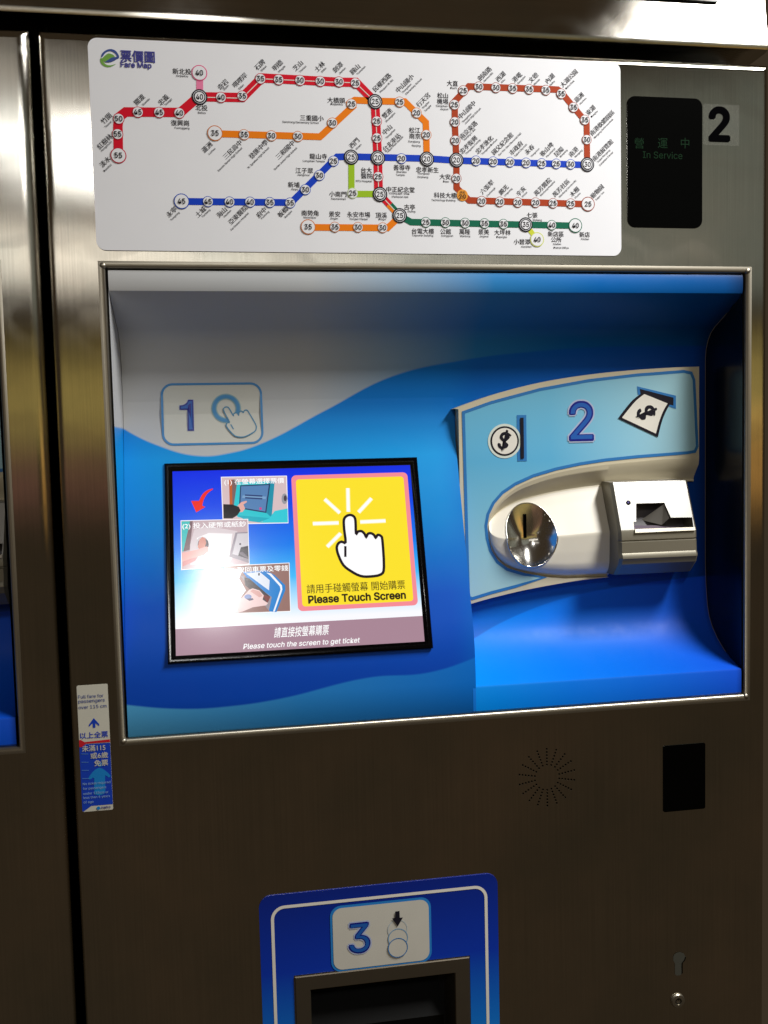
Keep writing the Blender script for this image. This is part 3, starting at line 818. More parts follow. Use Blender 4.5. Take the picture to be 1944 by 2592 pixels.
# chamfered sides
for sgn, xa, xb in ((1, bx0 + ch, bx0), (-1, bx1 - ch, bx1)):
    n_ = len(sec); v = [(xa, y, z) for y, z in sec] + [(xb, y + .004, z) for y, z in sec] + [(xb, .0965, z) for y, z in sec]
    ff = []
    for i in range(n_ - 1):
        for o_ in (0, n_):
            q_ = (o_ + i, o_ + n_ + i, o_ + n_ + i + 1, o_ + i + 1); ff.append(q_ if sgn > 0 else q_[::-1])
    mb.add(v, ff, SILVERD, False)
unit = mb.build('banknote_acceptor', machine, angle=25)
# mouth cavity: floor tray, wedge guide, back
mb = MB(); CAV = plain('mouth_grey', (84, 80, 84), .42, mottled=.04)
v = [FACE.p(a, b, 0) for a, b in mouth] + [FACE.p(a, b, 0) + Vector((0, .026, -.002)) for a, b in mouth]; n_ = len(mouth)
mb.add(v, [(i, n_ + i, n_ + (i + 1) % n_, (i + 1) % n_) for i in range(n_)], SILVERD)
mb.add(v[n_:], [tuple(range(n_))], CAV)
mb.build('note_mouth', unit)
mb = MB(); gp = [fpx(*p) for p in ((1322, 356), (1360, 460), (1330, 492), (1210, 432))]
v = [FACE.p(a, b, -.002) for a, b in gp[:2]] + [FACE.p(gp[2][0], gp[2][1], -.012), FACE.p(gp[3][0], gp[3][1], -.026), FACE.p(gp[0][0], gp[0][1], -.026)]
mb.add(v, [(0, 1, 2), (0, 2, 3), (0, 3, 4)], SILVER); mb.build('note_guide', unit)
mb = MB(); tp = [fpx(*p) for p in ((1104, 545), (1538, 530), (1540, 553), (1106, 572))]
mb.poly(FACE, [(max(.004, min(Wd - .001, a)), b) for a, b in tp], TRIM, .0022, thick=.004); mb.build('tray_edge', unit)
mb = MB(); tp = [fpx(*p) for p in ((1108, 488), (1290, 488), (1480, 500), (1530, 540), (1108, 556))]
v = [FACE.p(max(.004, min(Wd - .003, a)), b, -.004 - .012 * (k_ in (0, 1, 2))) for k_, (a, b) in enumerate(tp)]
mb.add(v, [tuple(range(5))[::-1]], plain('tray_violet_grey', (104, 94, 106), .35)); mb.build('note_tray', unit)
a, b = fpx(1060, 350); mb = MB(); mb.poly(FACE, circ(a, b, .0032, 16), BLACK, .0006, thick=.0008); mb.poly(FACE, circ(a - .0004, b + .0002, .0015, 12), plain('lamp_violet', (40, 24, 110), .2), .0008); mb.build('indicator_lamp', unit)

# ------------------------------------------------------------------ things on the steel face
def plate_part(name, x0, x1, z0, z1, r, mat, h=.0012, parent=machine, thick=.0014):
    mb = MB(); mb.poly(STEEL, rrect(x0, x1, z0, z1, r), mat, h, thick=thick); return mb.build(name, parent)
sd = plate_part('status_display', .6350, .7345, .6067, .7655, .010, BLACK)
GRN = glow('led_green', (8, 74, 18), .30); GRN.node_tree.nodes['Principled BSDF'].inputs['Specular IOR Level'].default_value = .0
mb = MB()
for ch_, xx in (('營', 276), ('運', 566), ('中', 842)):
    a, b = STEEL.crop((1560, 220, 1659 / 340.0), xx, 700); mb.text(STEEL, a, b, ch_, .0140, GRN, .0016)
a, b = STEEL.crop((1560, 220, 1659 / 340.0), 565, 848); mb.text(STEEL, a, b, 'In Service', 1, GRN, .0016, width=.0525)
mb.build('lettering', sd)
wn = plate_part('sensor_window', .6805, .7395, -.1440, -.0554, .0025, BLACK, h=.0008)
# loudspeaker holes
mb = MB(); cx, cz = STEEL.crop((1280, 1860, 1659 / 540.0), 322, 330)
for k_ in range(18):
    a = math.radians(90 + 20 * k_)
    for i in range(6):
        r_ = .0165 + .0041 * i
        mb.poly(STEEL, circ(cx + r_ * math.cos(a), cz + r_ * math.sin(a), .00115, 8), BLACK, .0004)
        mb.stroke(STEEL, circ(cx + r_ * math.cos(a), cz + r_ * math.sin(a) - .0001, .00125, 8)[4:8], .0003, TRIM, .0005)
sp_ = mb.build('speaker_grille', machine); sp_['kind'] = 'stuff'
# lock and keyhole
a, b = STEEL.px(1465, 2068); mb = MB()
CL = (1560, 2350, 1659 / 384.0)
kh = [STEEL.crop(CL, *p) for p in ((690, 255), (735, 270), (755, 310), (745, 345), (718, 375), (718, 490), (700, 510), (660, 515), (640, 500), (640, 380), (620, 345), (622, 300), (648, 268))]
mb.poly(STEEL, kh, plain('keyhole_plate', (74, 74, 66), .5, .3), .0004); mb.stroke(STEEL, [kh[2], kh[3], kh[4], kh[5]], .0014, BLACK, .0007); mb.build('keyhole', machine)
a, b = STEEL.crop(CL, 668, 785); mb = MB(); v, f = [], []
for i, (r_, h) in enumerate(((.0098, 0), (.0096, .0016), (.0085, .003), (.0048, .0034), (.0046, .0024), (.0001, .0024))):
    for x, z in circ(a, b, r_, 24): v.append(STEEL.p(x, z, h))
for i in range(5):
    for j in range(24): f.append((i * 24 + j, i * 24 + (j + 1) % 24, (i + 1) * 24 + (j + 1) % 24, (i + 1) * 24 + j))
mb.add(v, f, TRIM, True); lk = mb.build('lock', machine, angle=30)
mb = MB(); mb.stroke(STEEL, circ(a, b, .0036, 20), .0009, BLACK, .0032, True); mb.stroke(STEEL, [(a, b + .0016), (a, b + .0042)], .0010, BLACK, .0033); mb.build('key_slot', lk)

# ------------------------------------------------------------------ return tray with step 3
CT3 = (640, 2190, 1659 / 650.0); T3 = lambda x, y: STEEL.crop(CT3, x, y)
def tray_mat():
    m, N, L, b = new_mat('tray_blue_print'); b.inputs['Roughness'].default_value = .36
    uv = N.new('ShaderNodeUVMap'); uv.uv_map = 'UVMap'; sp = N.new('ShaderNodeSeparateXYZ'); L.new(uv.outputs[0], sp.inputs[0])
    r = N.new('ShaderNodeMapRange'); r.inputs[1].default_value = -.50; r.inputs[2].default_value = -.20; L.new(sp.outputs[1], r.inputs[0])
    c = N.new('ShaderNodeValToRGB'); e = c.color_ramp.elements
    e[0].position, e[0].color = 0, lin((60, 190, 236)); e[1].position, e[1].color = 1, lin((8, 36, 132))
    k = e.new(.35); k.color = lin((14, 116, 212)); k = e.new(.66); k.color = lin((8, 54, 176))
    L.new(r.outputs[0], c.inputs[0]); L.new(c.outputs[0], b.inputs['Base Color']); return m
mb = MB(); mb.poly(STEEL, rrect(.1534, .4548, -.565, -.2024, .015, 8), tray_mat(), .0014, holes=[[(.1930, -.4930), (.4170, -.4930), (.4170, -.3070), (.1930, -.3070)]], thick=.0016)
tray = mb.build('return_tray', machine)
mb = MB(); mb.stroke(STEEL, rrect(.1693, .4392, -.55, -.2182, .0150, 8), .0038, WHITEINK, .0018, True); mb.build('white_line', tray)
mb = MB(); sx0, sx1, sz0, sz1 = T3(515, 400)[0], T3(1136, 400)[0], T3(820, 640)[1], T3(820, 245)[1]
mb.poly(STEEL, rrect(sx0 - .003, sx1 + .003, sz0 - .003, sz1 + .003, .0135), plain('tray_sign_line', (40, 130, 206), .4), .0020)
mb.poly(STEEL, rrect(sx0, sx1, sz0, sz1, .0115), plain('tray_sign_white', (204, 201, 190), .4, mottled=.05), .0024); mb.build('step_sign', tray)
a, b = T3(686, 462); numeral(STEEL, a, b, '3', .0375, .0027, tray)
mb = MB()
for (x, y, c_, h) in ((932, 408, (182, 192, 196), .0027), (935, 464, (120, 158, 190), .0030), (934, 524, (48, 116, 176), .0034)):
    a, b = T3(x, y); mb.poly(STEEL, circ(a, b, .0122, 30), plain('tray_sign_white', (204, 201, 190), .4), h); mb.stroke(STEEL, circ(a, b, .0122, 30), .0011, plain('coin_line_%d' % c_[0], c_, .45), h + .0002, True)
mb.poly(STEEL, [T3(*p) for p in ((916, 290), (944, 286), (946, 330), (966, 328), (933, 386), (896, 334), (916, 332))], INK, .0038); mb.build('coin_symbol', tray)
mb = MB(); ring_sweep(mb, STEEL, (.1940, .4160, -.4920, -.3080), [(0, -.004), (0, .0028), (.0012, .0036), (.0185, .0030), (.0195, .0016), (.0195, -.060)], plain('tray_metal', (124, 116, 102), .5, 1.0)); fr_ = mb.build('tray_frame', tray, angle=35)
mb = MB(); x0, x1, z0, z1 = .2130, .3970, -.4730, -.3270
mb.add([(x0, .06, z0), (x1, .06, z0), (x1, .06, z1), (x0, .06, z1)], [(0, 1, 2, 3)], DARK)
mb.build('tray_back', tray)
mb = MB(); mb.add([(x0 + .002, .052, -.352), (x1 - .012, .052, -.352), (x1 - .012, .016, -.392), (x0 + .002, .016, -.392), (x0 + .002, .012, -.470), (x1 - .012, .012, -.470)], [(3, 2, 1, 0), (4, 5, 2, 3)], plain('smoked_flap', (5, 5, 4), .5, spec=.1)); mb.build('tray_flap', tray)
mb = MB(); mb.box(x0 + .004, x1 - .03, .046, .0475, -.3565, -.3545, plain('yellow_edge_glint', (130, 110, 40), .35, .8)); mb.build('flap_edge', tray)  # flap edge; the yellow line it catches is put into its colour

# ------------------------------------------------------------------ header over the machines
hd = thing('header_panel', 'brushed steel header panel running above the ticket machines', 'panel', (.35, .1, .829))
mb = MB(); v, f = [], []
prof = [(.09, .8290), (.006, .8290), (.0018, .8302), (.0006, .8345), (.0006 + .003 * math.tan(math.radians(8)), .8375), (.0006 + .2255 * math.tan(math.radians(8)), 1.06)]
xs = [-1.0, -.5, 0, .25, .5, .8245, .8262]
for i, x in enumerate(xs): v += [(x, y + (.004 if i == len(xs) - 1 else 0), z) for y, z in prof]
n_ = len(prof)
mb.add(v, [(i * n_ + j, (i + 1) * n_ + j, (i + 1) * n_ + j + 1, i * n_ + j + 1) for i in range(len(xs) - 1) for j in range(n_ - 1)], HEADM, True)
mb.build('steel_sheet', hd, angle=40)
HF = Fr((0, .0006, .8345), (1, 0, 0), (0, math.sin(math.radians(8)), math.cos(math.radians(8))))
e_ = HF.px(1548, 8); mb = MB(); mb.poly(HF, [(-.95, e_[1]), (e_[0], e_[1]), (e_[0], .20), (-.95, .20)], BLACK, .004, thick=.004); mb.build('dark_sign_window', hd)
mb = MB(); mb.box(-1.0, .8255, .092, .15, .80, 1.05, DARK); mb.build('backing', hd)

# ------------------------------------------------------------------ the neighbouring machine
PITCH = .9107
nb = thing('ticket_machine', 'second brushed steel ticket machine, seen as a narrow strip beyond the dark gap', 'ticket machine', (.384 - PITCH, .2, -ZO), 'ticket machines standing in a row')
front_sheet(-.966, -.0655, .8125, .010, .014, [(-PITCH, RW - PITCH, 0, RH)], nb)
off = Vector((-PITCH, 0, 0))
def copy_part(o, parent):
    c = o.copy(); COL.objects.link(c); c.parent = parent; c.location = o.location.copy()
    for k_ in o.children: copy_part(k_, c)
    return c
for o in list(machine.children):
    if o.name.split('.')[0] in ('cabinet', 'recess_lip', 'recess_liner', 'screen_housing', 'payment_plate', 'coin_housing', 'banknote_acceptor') or o is sw_r:
        c = copy_part(o, nb)
        c.location.x += {'payment_plate': .018, 'coin_housing': .018, 'banknote_acceptor': .036}.get(o.name.split('.')[0], 0)

# ------------------------------------------------------------------ fare map
fm = thing('fare_map', 'white rounded fare map board with coloured metro lines and numbered stations', 'map', (.3114, 0, .5712))
mb = MB(); mb.poly(STEEL, rrect(-.0032, .6260, .5712, .8045, .0105, 8), BOARD, .0022, thick=.0022); mb.build('board', fm)
A, Bq, C_, D_, E3, F_ = (220, 90, 1659 / 680), (220, 350, 1659 / 680), (850, 130, 1659 / 400), (850, 370, 1659 / 400), (1100, 160, 1659 / 500), (1100, 370, 1659 / 500)
FB_ = Fr((0, -.0022, 0), (1, 0, 0), (0, 0, 1))
M_ = lambda c, x, y: FB_.crop(c, x, y)
LC = {'red': (216, 12, 40), 'pink': (238, 130, 170), 'org': (240, 128, 8), 'blue': (16, 64, 196), 'lime': (158, 196, 34), 'green': (6, 104, 76), 'brown': (172, 62, 24), 'yel': (206, 214, 60)}
LM = {k_: plain('line_' + k_, c, .6, spec=.15, mottled=.03) for k_, c in LC.items()}
RC = {'red': (196, 30, 60), 'pink': (226, 90, 140), 'org': (206, 124, 70), 'blue': (40, 80, 180), 'lime': (206, 222, 180), 'green': (30, 110, 84), 'brown': (160, 84, 70), 'yel': (206, 214, 110)}
RMt = {k_: plain('ring_' + k_, c, .6, spec=.15) for k_, c in RC.items()}
LWD = .0077
def route(col, pts, w=LWD, h=.0003):
    mb = MB(); mb.stroke(FB_, [M_(*p) for p in pts], w, LM[col], h); return mb
route('pink', [(A, 697, 232), (A, 697, 381)]).build('route_line', fm)
RED = [(Bq, 195, 107), (A, 192, 560), (A, 197, 505), (A, 240, 472), (A, 578, 475), (A, 690, 378), (A, 960, 383), (A, 1080, 262), (A, 1560, 288), (C_, 212, 325), (C_, 412, 530), (D_, 441, 125), (D_, 448, 440), (D_, 463, 507)]
mb = route('red', RED, LWD * 1.35)
WL = [(A, 696, 381), (A, 958, 388), (A, 1080, 268), (A, 1560, 290), (C_, 206, 330), (C_, 412, 530), (D_, 441, 125), (D_, 448, 440), (D_, 463, 507)]
mb.stroke(FB_, [M_(*p) for p in WL], .0009, WHITEINK, .0005); mb.build('route_line', fm)
mb = MB(); p0, p1 = M_(D_, 463, 507), M_(D_, 670, 730); dv = Vector((p1[0] - p0[0], p1[1] - p0[1])).normalized(); nv = Vector((-dv.y, dv.x))
def shift(p, k_): return (p[0] + nv.x * k_, p[1] + nv.y * k_)
def mid(t): return (p0[0] + (p1[0] - p0[0]) * t, p0[1] + (p1[1] - p0[1]) * t)
w2 = LWD * .55
mb.stroke(FB_, [shift(p0, w2 / 2), shift(mid(.5), w2 / 2)], w2, LM['red'], .0003); mb.stroke(FB_, [shift(mid(.5), w2 / 2), shift(p1, w2 / 2)], w2, LM['green'], .0003)
mb.stroke(FB_, [shift(p0, -w2 / 2), shift(mid(.45), -w2 / 2)], w2, LM['red'], .0003); mb.stroke(FB_, [shift(mid(.45), -w2 / 2), shift(p1, -w2 / 2)], w2, LM['org'], .0003)
mb.stroke(FB_, [p0, p1], .0009, WHITEINK, .0005); mb.build('route_line', fm)
route('org', [(A, 791, 606), (A, 1440, 625), (A, 1640, 440), (C_, 150, 545), (C_, 200, 512), (C_, 412, 522), (C_, 725, 528), (C_, 945, 745), (C_, 950, 878), (D_, 955, 137)]).build('route_line', fm)
route('org', [(Bq, 1366, 550), (D_, 545, 858), (D_, 670, 740)]).build('route_line', fm)
route('blue', [(Bq, 585, 390), (Bq, 1262, 397), (Bq, 1545, 115), (D_, 161, 110), (D_, 955, 130), (F_, 183, 120), (F_, 1282, 158)]).build('route_line', fm)
route('lime', [(D_, 163, 117), (D_, 165, 502), (D_, 463, 502)], LWD * .95).build('route_line', fm)
route('green', [(D_, 670, 730), (D_, 790, 797), (D_, 1560, 815), (F_, 1181, 668)]).build('route_line', fm)
route('yel', [(F_, 790, 690), (F_, 860, 785)], LWD * .8).build('route_line', fm)
route('brown', [(F_, 1282, 155), (E3, 1277, 500), (E3, 1060, 240), (E3, 1035, 222), (E3, 288, 195), (E3, 170, 320), (E3, 170, 495), (F_, 183, 118), (F_, 185, 350), (F_, 290, 455), (F_, 1287, 487)]).build('route_line', fm)
SN, ST, SI = .0062, .0088, .0088
def station(c, x, y, fare, kind, col, names):
    a, b = M_(c, x, y); mb = MB()
    if kind == 'I':
        mb.poly(FB_, circ(a, b, SI, 30), INK, .0007); mb.poly(FB_, circ(a, b, SI * .82, 30), BOARD, .0009)
        mb.poly(FB_, circ(a, b, SI * .75, 30), INK, .0011); mb.poly(FB_, circ(a, b, SI * .61, 30), BOARD, .0013)
    elif kind == 'H':
        mb.poly(FB_, circ(a, b, SN * 1.1, 26), plain('here_orange', (232, 150, 24), .42), .0007)
        mb.text(FB_, a, b + .0034, '本站', .0034, INK, .0015, bold=.01)
    else:
        r = ST if kind == 'T' else SN
        mb.poly(FB_, circ(a, b, r, 26), RMt[col], .0007); mb.poly(FB_, circ(a, b, r - (.0011 if kind == 'T' else .0008), 26), BOARD, .0009)
    mk = mb.build('station_marker', fm)
    mb = MB(); mb.text(FB_, a, b - (.0016 if kind == 'H' else 0), str(fare), 1, INK, .0015, bold=.014, height=.0058 if kind != 'H' else .0048, width=.0082 if kind != 'I' else .0078, res=4); mb.build('fare_number', mk)
    mb = MB()
    for cc, xx, yy, txt, ang in names:
        a, b = M_(cc, xx, yy); zh = ord(txt[0]) > 0x2000
        mb.text(FB_, a, b, txt, .0070 if zh else .0044, INK, .0004, ang=math.radians(ang), bold=.010 if zh else .011, res=2)
    mb.build('station_name', fm)
X45 = 44
ST_LIST = [
 (Bq, 195, 107, 55, 'T', 'red', [(Bq, 113, 145, '淡水', X45), (Bq, 128, 183, 'Danshui', X45)]),
 (A, 190, 610, 55, 'S', 'red', [(A, 110, 655, '紅樹林', X45), (A, 122, 685, 'Hongshulin', X45)]),
 (A, 197, 515, 50, 'S', 'red', [(A, 120, 512, '竹圍', X45), (A, 130, 550, 'Zhuwei', X45)]),
 (A, 315, 474, 45, 'S', 'red', [(A, 325, 395, '關渡', X45), (A, 365, 410, 'Guandu', X45)]),
 (A, 447, 476, 45, 'S', 'red', [(A, 473, 397, '忠義', X45), (A, 503, 413, 'Zhongyi', X45)]),
 (A, 571, 480, 40, 'S', 'red', [(A, 575, 540, '復興崗', 0), (A, 588, 573, 'Fuxinggang', 0)]),
 (A, 696, 381, 40, 'I', 'red', [(A, 708, 446, '北投', 0), (A, 710, 477, 'Beitou', 0)]),
 (A, 695, 232, 40, 'T', 'pink', [(A, 587, 222, '新北投', 0), (A, 588, 250, 'Xinbeitou', 0)]),
 (A, 828, 383, 40, 'S', 'red', [(A, 840, 302, '奇岩', X45), (A, 860, 322, 'Qiyan', X45)]),
 (A, 960, 375, 35, 'S', 'red', [(A, 945, 275, '唭哩岸', X45), (A, 953, 318, 'Qilian', X45)]),
 (A, 1072, 268, 35, 'S', 'red', [(A, 1068, 180, '石牌', X45), (A, 1092, 205, 'Shipai', X45)]),
 (A, 1184, 274, 35, 'S', 'red', [(A, 1178, 183, '明德', X45), (A, 1205, 208, 'Mingde', X45)]),
 (A, 1316, 278, 30, 'S', 'red', [(A, 1303, 187, '芝山', X45), (A, 1332, 208, 'Zhishan', X45)]),
 (A, 1441, 284, 30, 'S', 'red', [(A, 1438, 192, '士林', X45), (A, 1463, 213, 'Shilin', X45)]),
 (A, 1557, 287, 30, 'S', 'red', [(A, 1550, 196, '劍潭', X45), (A, 1577, 218, 'Jiantan', X45)]),
 (C_, 206, 335, 25, 'S', 'red', [(C_, 203, 187, '圓山', X45), (C_, 265, 200, 'Yuanshan', X45)]),
 (C_, 412, 530, 25, 'I', 'red', [(C_, 485, 325, '民權西路', X45), (C_, 535, 365, 'Minquan W. Rd.', X45)]),
 (C_, 430, 735, 25, 'S', 'red', [(C_, 540, 650, '雙連', X45), (C_, 574, 695, 'Shuanglian', X45)]),
 (C_, 432, 912, 25, 'S', 'red', [(C_, 540, 822, '中山', X45), (C_, 574, 870, 'Zhongshan', X45)]),
 (D_, 441, 125, 20, 'I', 'red', [(C_, 588, 955, '台北車站', X45), (C_, 622, 980, 'Taipei Main Station', X45)]),
 (D_, 444, 322, 25, 'S', 'red', [(D_, 322, 252, '台大', 0), (D_, 325, 313, '醫院', 0), (D_, 295, 370, 'NTU Hospital', 0)]),
 (D_, 463, 507, 25, 'I', 'red', [(D_, 680, 455, '中正紀念堂', 0), (D_, 668, 500, 'Chiang Kai-Shek', 0), (D_, 675, 532, 'Memorial Hall', 0)]),
 (D_, 670, 730, 25, 'I', 'green', [(D_, 775, 640, '古亭', 0), (D_, 795, 688, 'Guting', 0)]),
 (A, 791, 604, 35, 'T', 'org', [(A, 742, 690, '蘆洲', X45), (A, 772, 715, 'Luzhou', X45)]),
 (A, 971, 613, 35, 'S', 'org', [(Bq, 900, 70, '三民高中', X45), (Bq, 885, 132, 'Sanmin Senior High School', X45)]),
 (A, 1140, 620, 30, 'S', 'org', [(Bq, 1060, 68, '徐匯中學', X45), (Bq, 1060, 122, 'St. Ignatius High School', X45)]),
 (A, 1303, 624, 30, 'S', 'org', [(Bq, 1225, 72, '三和國中', X45), (Bq, 1228, 127, 'Sanhe Junior High School', X45)]),
 (A, 1516, 541, 30, 'S', 'org', [(A, 1390, 510, '三重國小', 0), (A, 1320, 538, 'Sanchong Elementary School', 0)]),
 (C_, 165, 555, 25, 'S', 'org', [(A, 1540, 400, '大橋頭', 0), (A, 1543, 426, 'Daqiaotou', 0)]),
 (C_, 670, 533, 25, 'S', 'org', [(C_, 725, 335, '中山國小', X45), (C_, 745, 392, 'Zhongshan', X45), (C_, 820, 370, 'Elementary School', X45)]),
 (C_, 848, 648, 20, 'S', 'org', [(C_, 918, 510, '行天宮', X45), (C_, 945, 566, 'Xingtian', X45), (C_, 968, 600, 'Temple', X45)]),
 (C_, 950, 878, 20, 'S', 'org', [(C_, 828, 828, '松江', 0), (C_, 830, 890, '南京', 0), (C_, 822, 950, 'Songjiang', 0), (C_, 845, 993, 'Nanjing', 0)]),
 (D_, 955, 137, 20, 'I', 'org', [(D_, 962, 248, '忠孝新生', 0), (D_, 920, 290, 'Zhongxiao', 0), (D_, 912, 327, 'Xinsheng', 0)]),
 (Bq, 585, 390, 45, 'T', 'blue', [(Bq, 523, 455, '永寧', X45), (Bq, 545, 483, 'Yongning', X45)]),
 (Bq, 748, 392, 45, 'S', 'blue', [(Bq, 703, 455, '土城', X45), (Bq, 737, 465, 'Tucheng', X45)]),
 (Bq, 881, 394, 40, 'S', 'blue', [(Bq, 833, 458, '海山', X45), (Bq, 868, 465, 'Haishan', X45)]),
 (Bq, 1008, 395, 40, 'S', 'blue', [(Bq, 933, 473, '亞東醫院', X45), (Bq, 945, 515, 'Far Eastern Hospital', X45)]),
 (Bq, 1130, 397, 35, 'S', 'blue', [(Bq, 1078, 458, '府中', X45), (Bq, 1102, 475, 'Fuzhong', X45)]),
 (Bq, 1255, 400, 35, 'S', 'blue', [(Bq, 1210, 455, '板橋', X45), (Bq, 1245, 470, 'Banqiao', X45)]),
 (Bq, 1349, 318, 30, 'S', 'blue', [(Bq, 1278, 287, '新埔', 0), (Bq, 1283, 317, 'Xinpu', 0)]),
 (Bq, 1436, 230, 30, 'S', 'blue', [(Bq, 1343, 200, '江子翠', 0), (Bq, 1337, 228, 'Jiangzicui', 0)]),
 (Bq, 1523, 142, 25, 'S', 'blue', [(Bq, 1430, 112, '龍山寺', 0), (Bq, 1402, 143, 'Longshan Temple', 0)]),
 (D_, 161, 117, 25, 'I', 'blue', [(C_, 195, 963, '西門', X45), (C_, 238, 1003, 'Ximen', X45)]),
 (D_, 689, 132, 20, 'S', 'blue', [(D_, 695, 225, '善導寺', 0), (D_, 690, 270, 'Shandao', 0), (D_, 678, 305, 'Temple', 0)]),
 (F_, 183, 118, 20, 'I', 'blue', [(E3, 285, 685, '忠孝復興', X45), (E3, 322, 705, 'Zhongxiao Fuxing', X45)]),
 (F_, 347, 124, 20, 'S', 'blue', [(E3, 418, 685, '忠孝敦化', X45), (E3, 460, 705, 'Zhongxiao Dunhua', X45)]),
 (F_, 492, 131, 20, 'S', 'blue', [(E3, 570, 675, '國父紀念館', X45), (E3, 632, 680, 'Sun Yat-Sen Memorial Hall', X45)]),
 (F_, 632, 135, 20, 'S', 'blue', [(E3, 685, 712, '市政府', X45), (E3, 724, 733, 'Taipei City Hall', X45)]),
 (F_, 768, 141, 20, 'S', 'blue', [(E3, 797, 725, '永春', X45), (E3, 845, 752, 'Yongchun', X45)]),
 (F_, 899, 146, 25, 'S', 'blue', [(E3, 942, 723, '後山埤', X45), (E3, 976, 752, 'Houshanpi', X45)]),
 (F_, 1021, 149, 25, 'S', 'blue', [(E3, 1045, 743, '昆陽', X45), (E3, 1085, 758, 'Kunyang', X45)]),
 (F_, 1142, 153, 30, 'S', 'blue', [(E3, 1168, 743, '南港', X45), (E3, 1210, 760, 'Nangang', X45)]),
 (F_, 1282, 155, 30, 'I', 'brown', [(E3, 1412, 730, '南港展覽館', X45), (F_, 1420, 85, 'Taipei Nangang', X45), (F_, 1442, 105, 'Exhibition Center', X45)]),
 (D_, 177, 495, 25, 'S', 'lime', [(Bq, 1550, 345, '小南門', 0), (Bq, 1553, 374, 'Xiaonanmen', 0)]),
 (Bq, 1366, 548, 35, 'T', 'org', [(Bq, 1378, 462, '南勢角', 0), (Bq, 1377, 491, 'Nanshijiao', 0)]),
 (Bq, 1531, 549, 35, 'S', 'org', [(Bq, 1530, 468, '景安', 0), (Bq, 1526, 497, 'Jingan', 0)]),
 (D_, 233, 852, 30, 'S', 'org', [(D_, 240, 718, '永安市場', 0), (D_, 240, 768, 'Yongan Market', 0)]),
 (D_, 492, 857, 30, 'S', 'org', [(D_, 478, 725, '頂溪', 0), (D_, 488, 770, 'Dingxi', 0)]),
 (D_, 944, 800, 25, 'S', 'green', [(D_, 915, 892, '台電大樓', 0), (D_, 912, 940, 'Taipower Building', 0)]),
 (D_, 1150, 803, 30, 'S', 'green', [(D_, 1153, 895, '公館', 0), (D_, 1170, 943, 'Gongguan', 0)]),
 (D_, 1356, 808, 30, 'S', 'green', [(D_, 1355, 898, '萬隆', 0), (D_, 1357, 947, 'Wanlong', 0)]),
 (D_, 1560, 812, 35, 'S', 'green', [(D_, 1553, 900, '景美', 0), (D_, 1556, 950, 'Jingmei', 0)]),
 (F_, 578, 655, 35, 'S', 'green', [(F_, 570, 725, '大坪林', 0), (F_, 564, 765, 'Dapinglin', 0)]),
 (F_, 764, 660, 35, 'I', 'green', [(F_, 820, 580, '七張', 0), (F_, 862, 622, 'Qizhang', 0)]),
 (F_, 983, 664, 40, 'S', 'green', [(F_, 1018, 737, '新店區', 0), (F_, 1022, 785, '公所', 0), (F_, 1028, 822, 'Xindian', 0), (F_, 1063, 853, 'District Office', 0)]),
 (F_, 1181, 667, 40, 'T', 'green', [(F_, 1260, 742, '新店', 0), (F_, 1262, 780, 'Xindian', 0)]),
 (F_, 860, 785, 40, 'T', 'yel', [(F_, 733, 803, '小碧潭', 0), (F_, 770, 844, 'Xiaobitan', 0)]),
 (E3, 1277, 643, 30, 'S', 'brown', [(E3, 1408, 500, '南港軟體園區', X45), (E3, 1420, 550, 'Nangang Software Park', X45)]),
 (E3, 1260, 478, 35, 'S', 'brown', [(E3, 1310, 395, '東湖', X45), (E3, 1343, 428, 'Donghu', X45)]),
 (E3, 1165, 372, 35, 'S', 'brown', [(E3, 1213, 288, '葫洲', X45), (E3, 1246, 318, 'Huzhou', X45)]),
 (E3, 1062, 258, 35, 'S', 'brown', [(E3, 1128, 128, '大湖公園', X45), (E3, 1137, 180, 'Dahu Park', X45)]),
 (E3, 933, 228, 35, 'S', 'brown', [(E3, 968, 128, '內湖', X45), (E3, 988, 168, 'Neihu', X45)]),
 (E3, 793, 220, 35, 'S', 'brown', [(E3, 830, 121, '文德', X45), (E3, 858, 158, 'Wende', X45)]),
 (E3, 655, 213, 35, 'S', 'brown', [(E3, 693, 118, '港墘', X45), (E3, 730, 143, 'Gangqian', X45)]),
 (E3, 514, 207, 30, 'S', 'brown', [(E3, 555, 112, '西湖', X45), (E3, 574, 150, 'Xihu', X45)]),
 (E3, 371, 200, 30, 'S', 'brown', [(E3, 420, 88, '劍南路', X45), (E3, 450, 117, 'Jiannan Rd.', X45)]),
 (E3, 240, 232, 25, 'S', 'brown', [(E3, 150, 170, '大直', 0), (E3, 160, 209, 'Dazhi', 0)]),
 (E3, 166, 350, 25, 'S', 'brown', [(E3, 68, 272, '松山', 0), (E3, 68, 322, '機場', 0), (E3, 60, 362, 'Songshan', 0), (E3, 82, 389, 'Airport', 0)]),
 (E3, 170, 495, 20, 'S', 'brown', [(E3, 272, 392, '中山國中', X45), (E3, 270, 463, 'Zhongshan', X45), (E3, 322, 445, 'Junior High School', X45)]),
 (E3, 174, 650, 20, 'S', 'brown', [(E3, 285, 560, '南京東路', X45), (E3, 297, 600, 'Nanjing E. Rd.', X45)]),
 (F_, 183, 272, 20, 'S', 'brown', [(F_, 88, 257, '大安', 0), (F_, 97, 297, 'Daan', 0)]),
 (F_, 233, 413, 20, 'H', 'brown', [(F_, 90, 413, '科技大樓', 0), (D_, 1130, 570, 'Technology Building', 0)]),
 (F_, 395, 463, 20, 'S', 'brown', [(F_, 440, 343, '六張犁', X45), (F_, 475, 385, 'Liuzhangli', X45)]),
 (F_, 547, 468, 20, 'S', 'brown', [(F_, 580, 365, '麟光', X45), (F_, 620, 387, 'Linguang', X45)]),
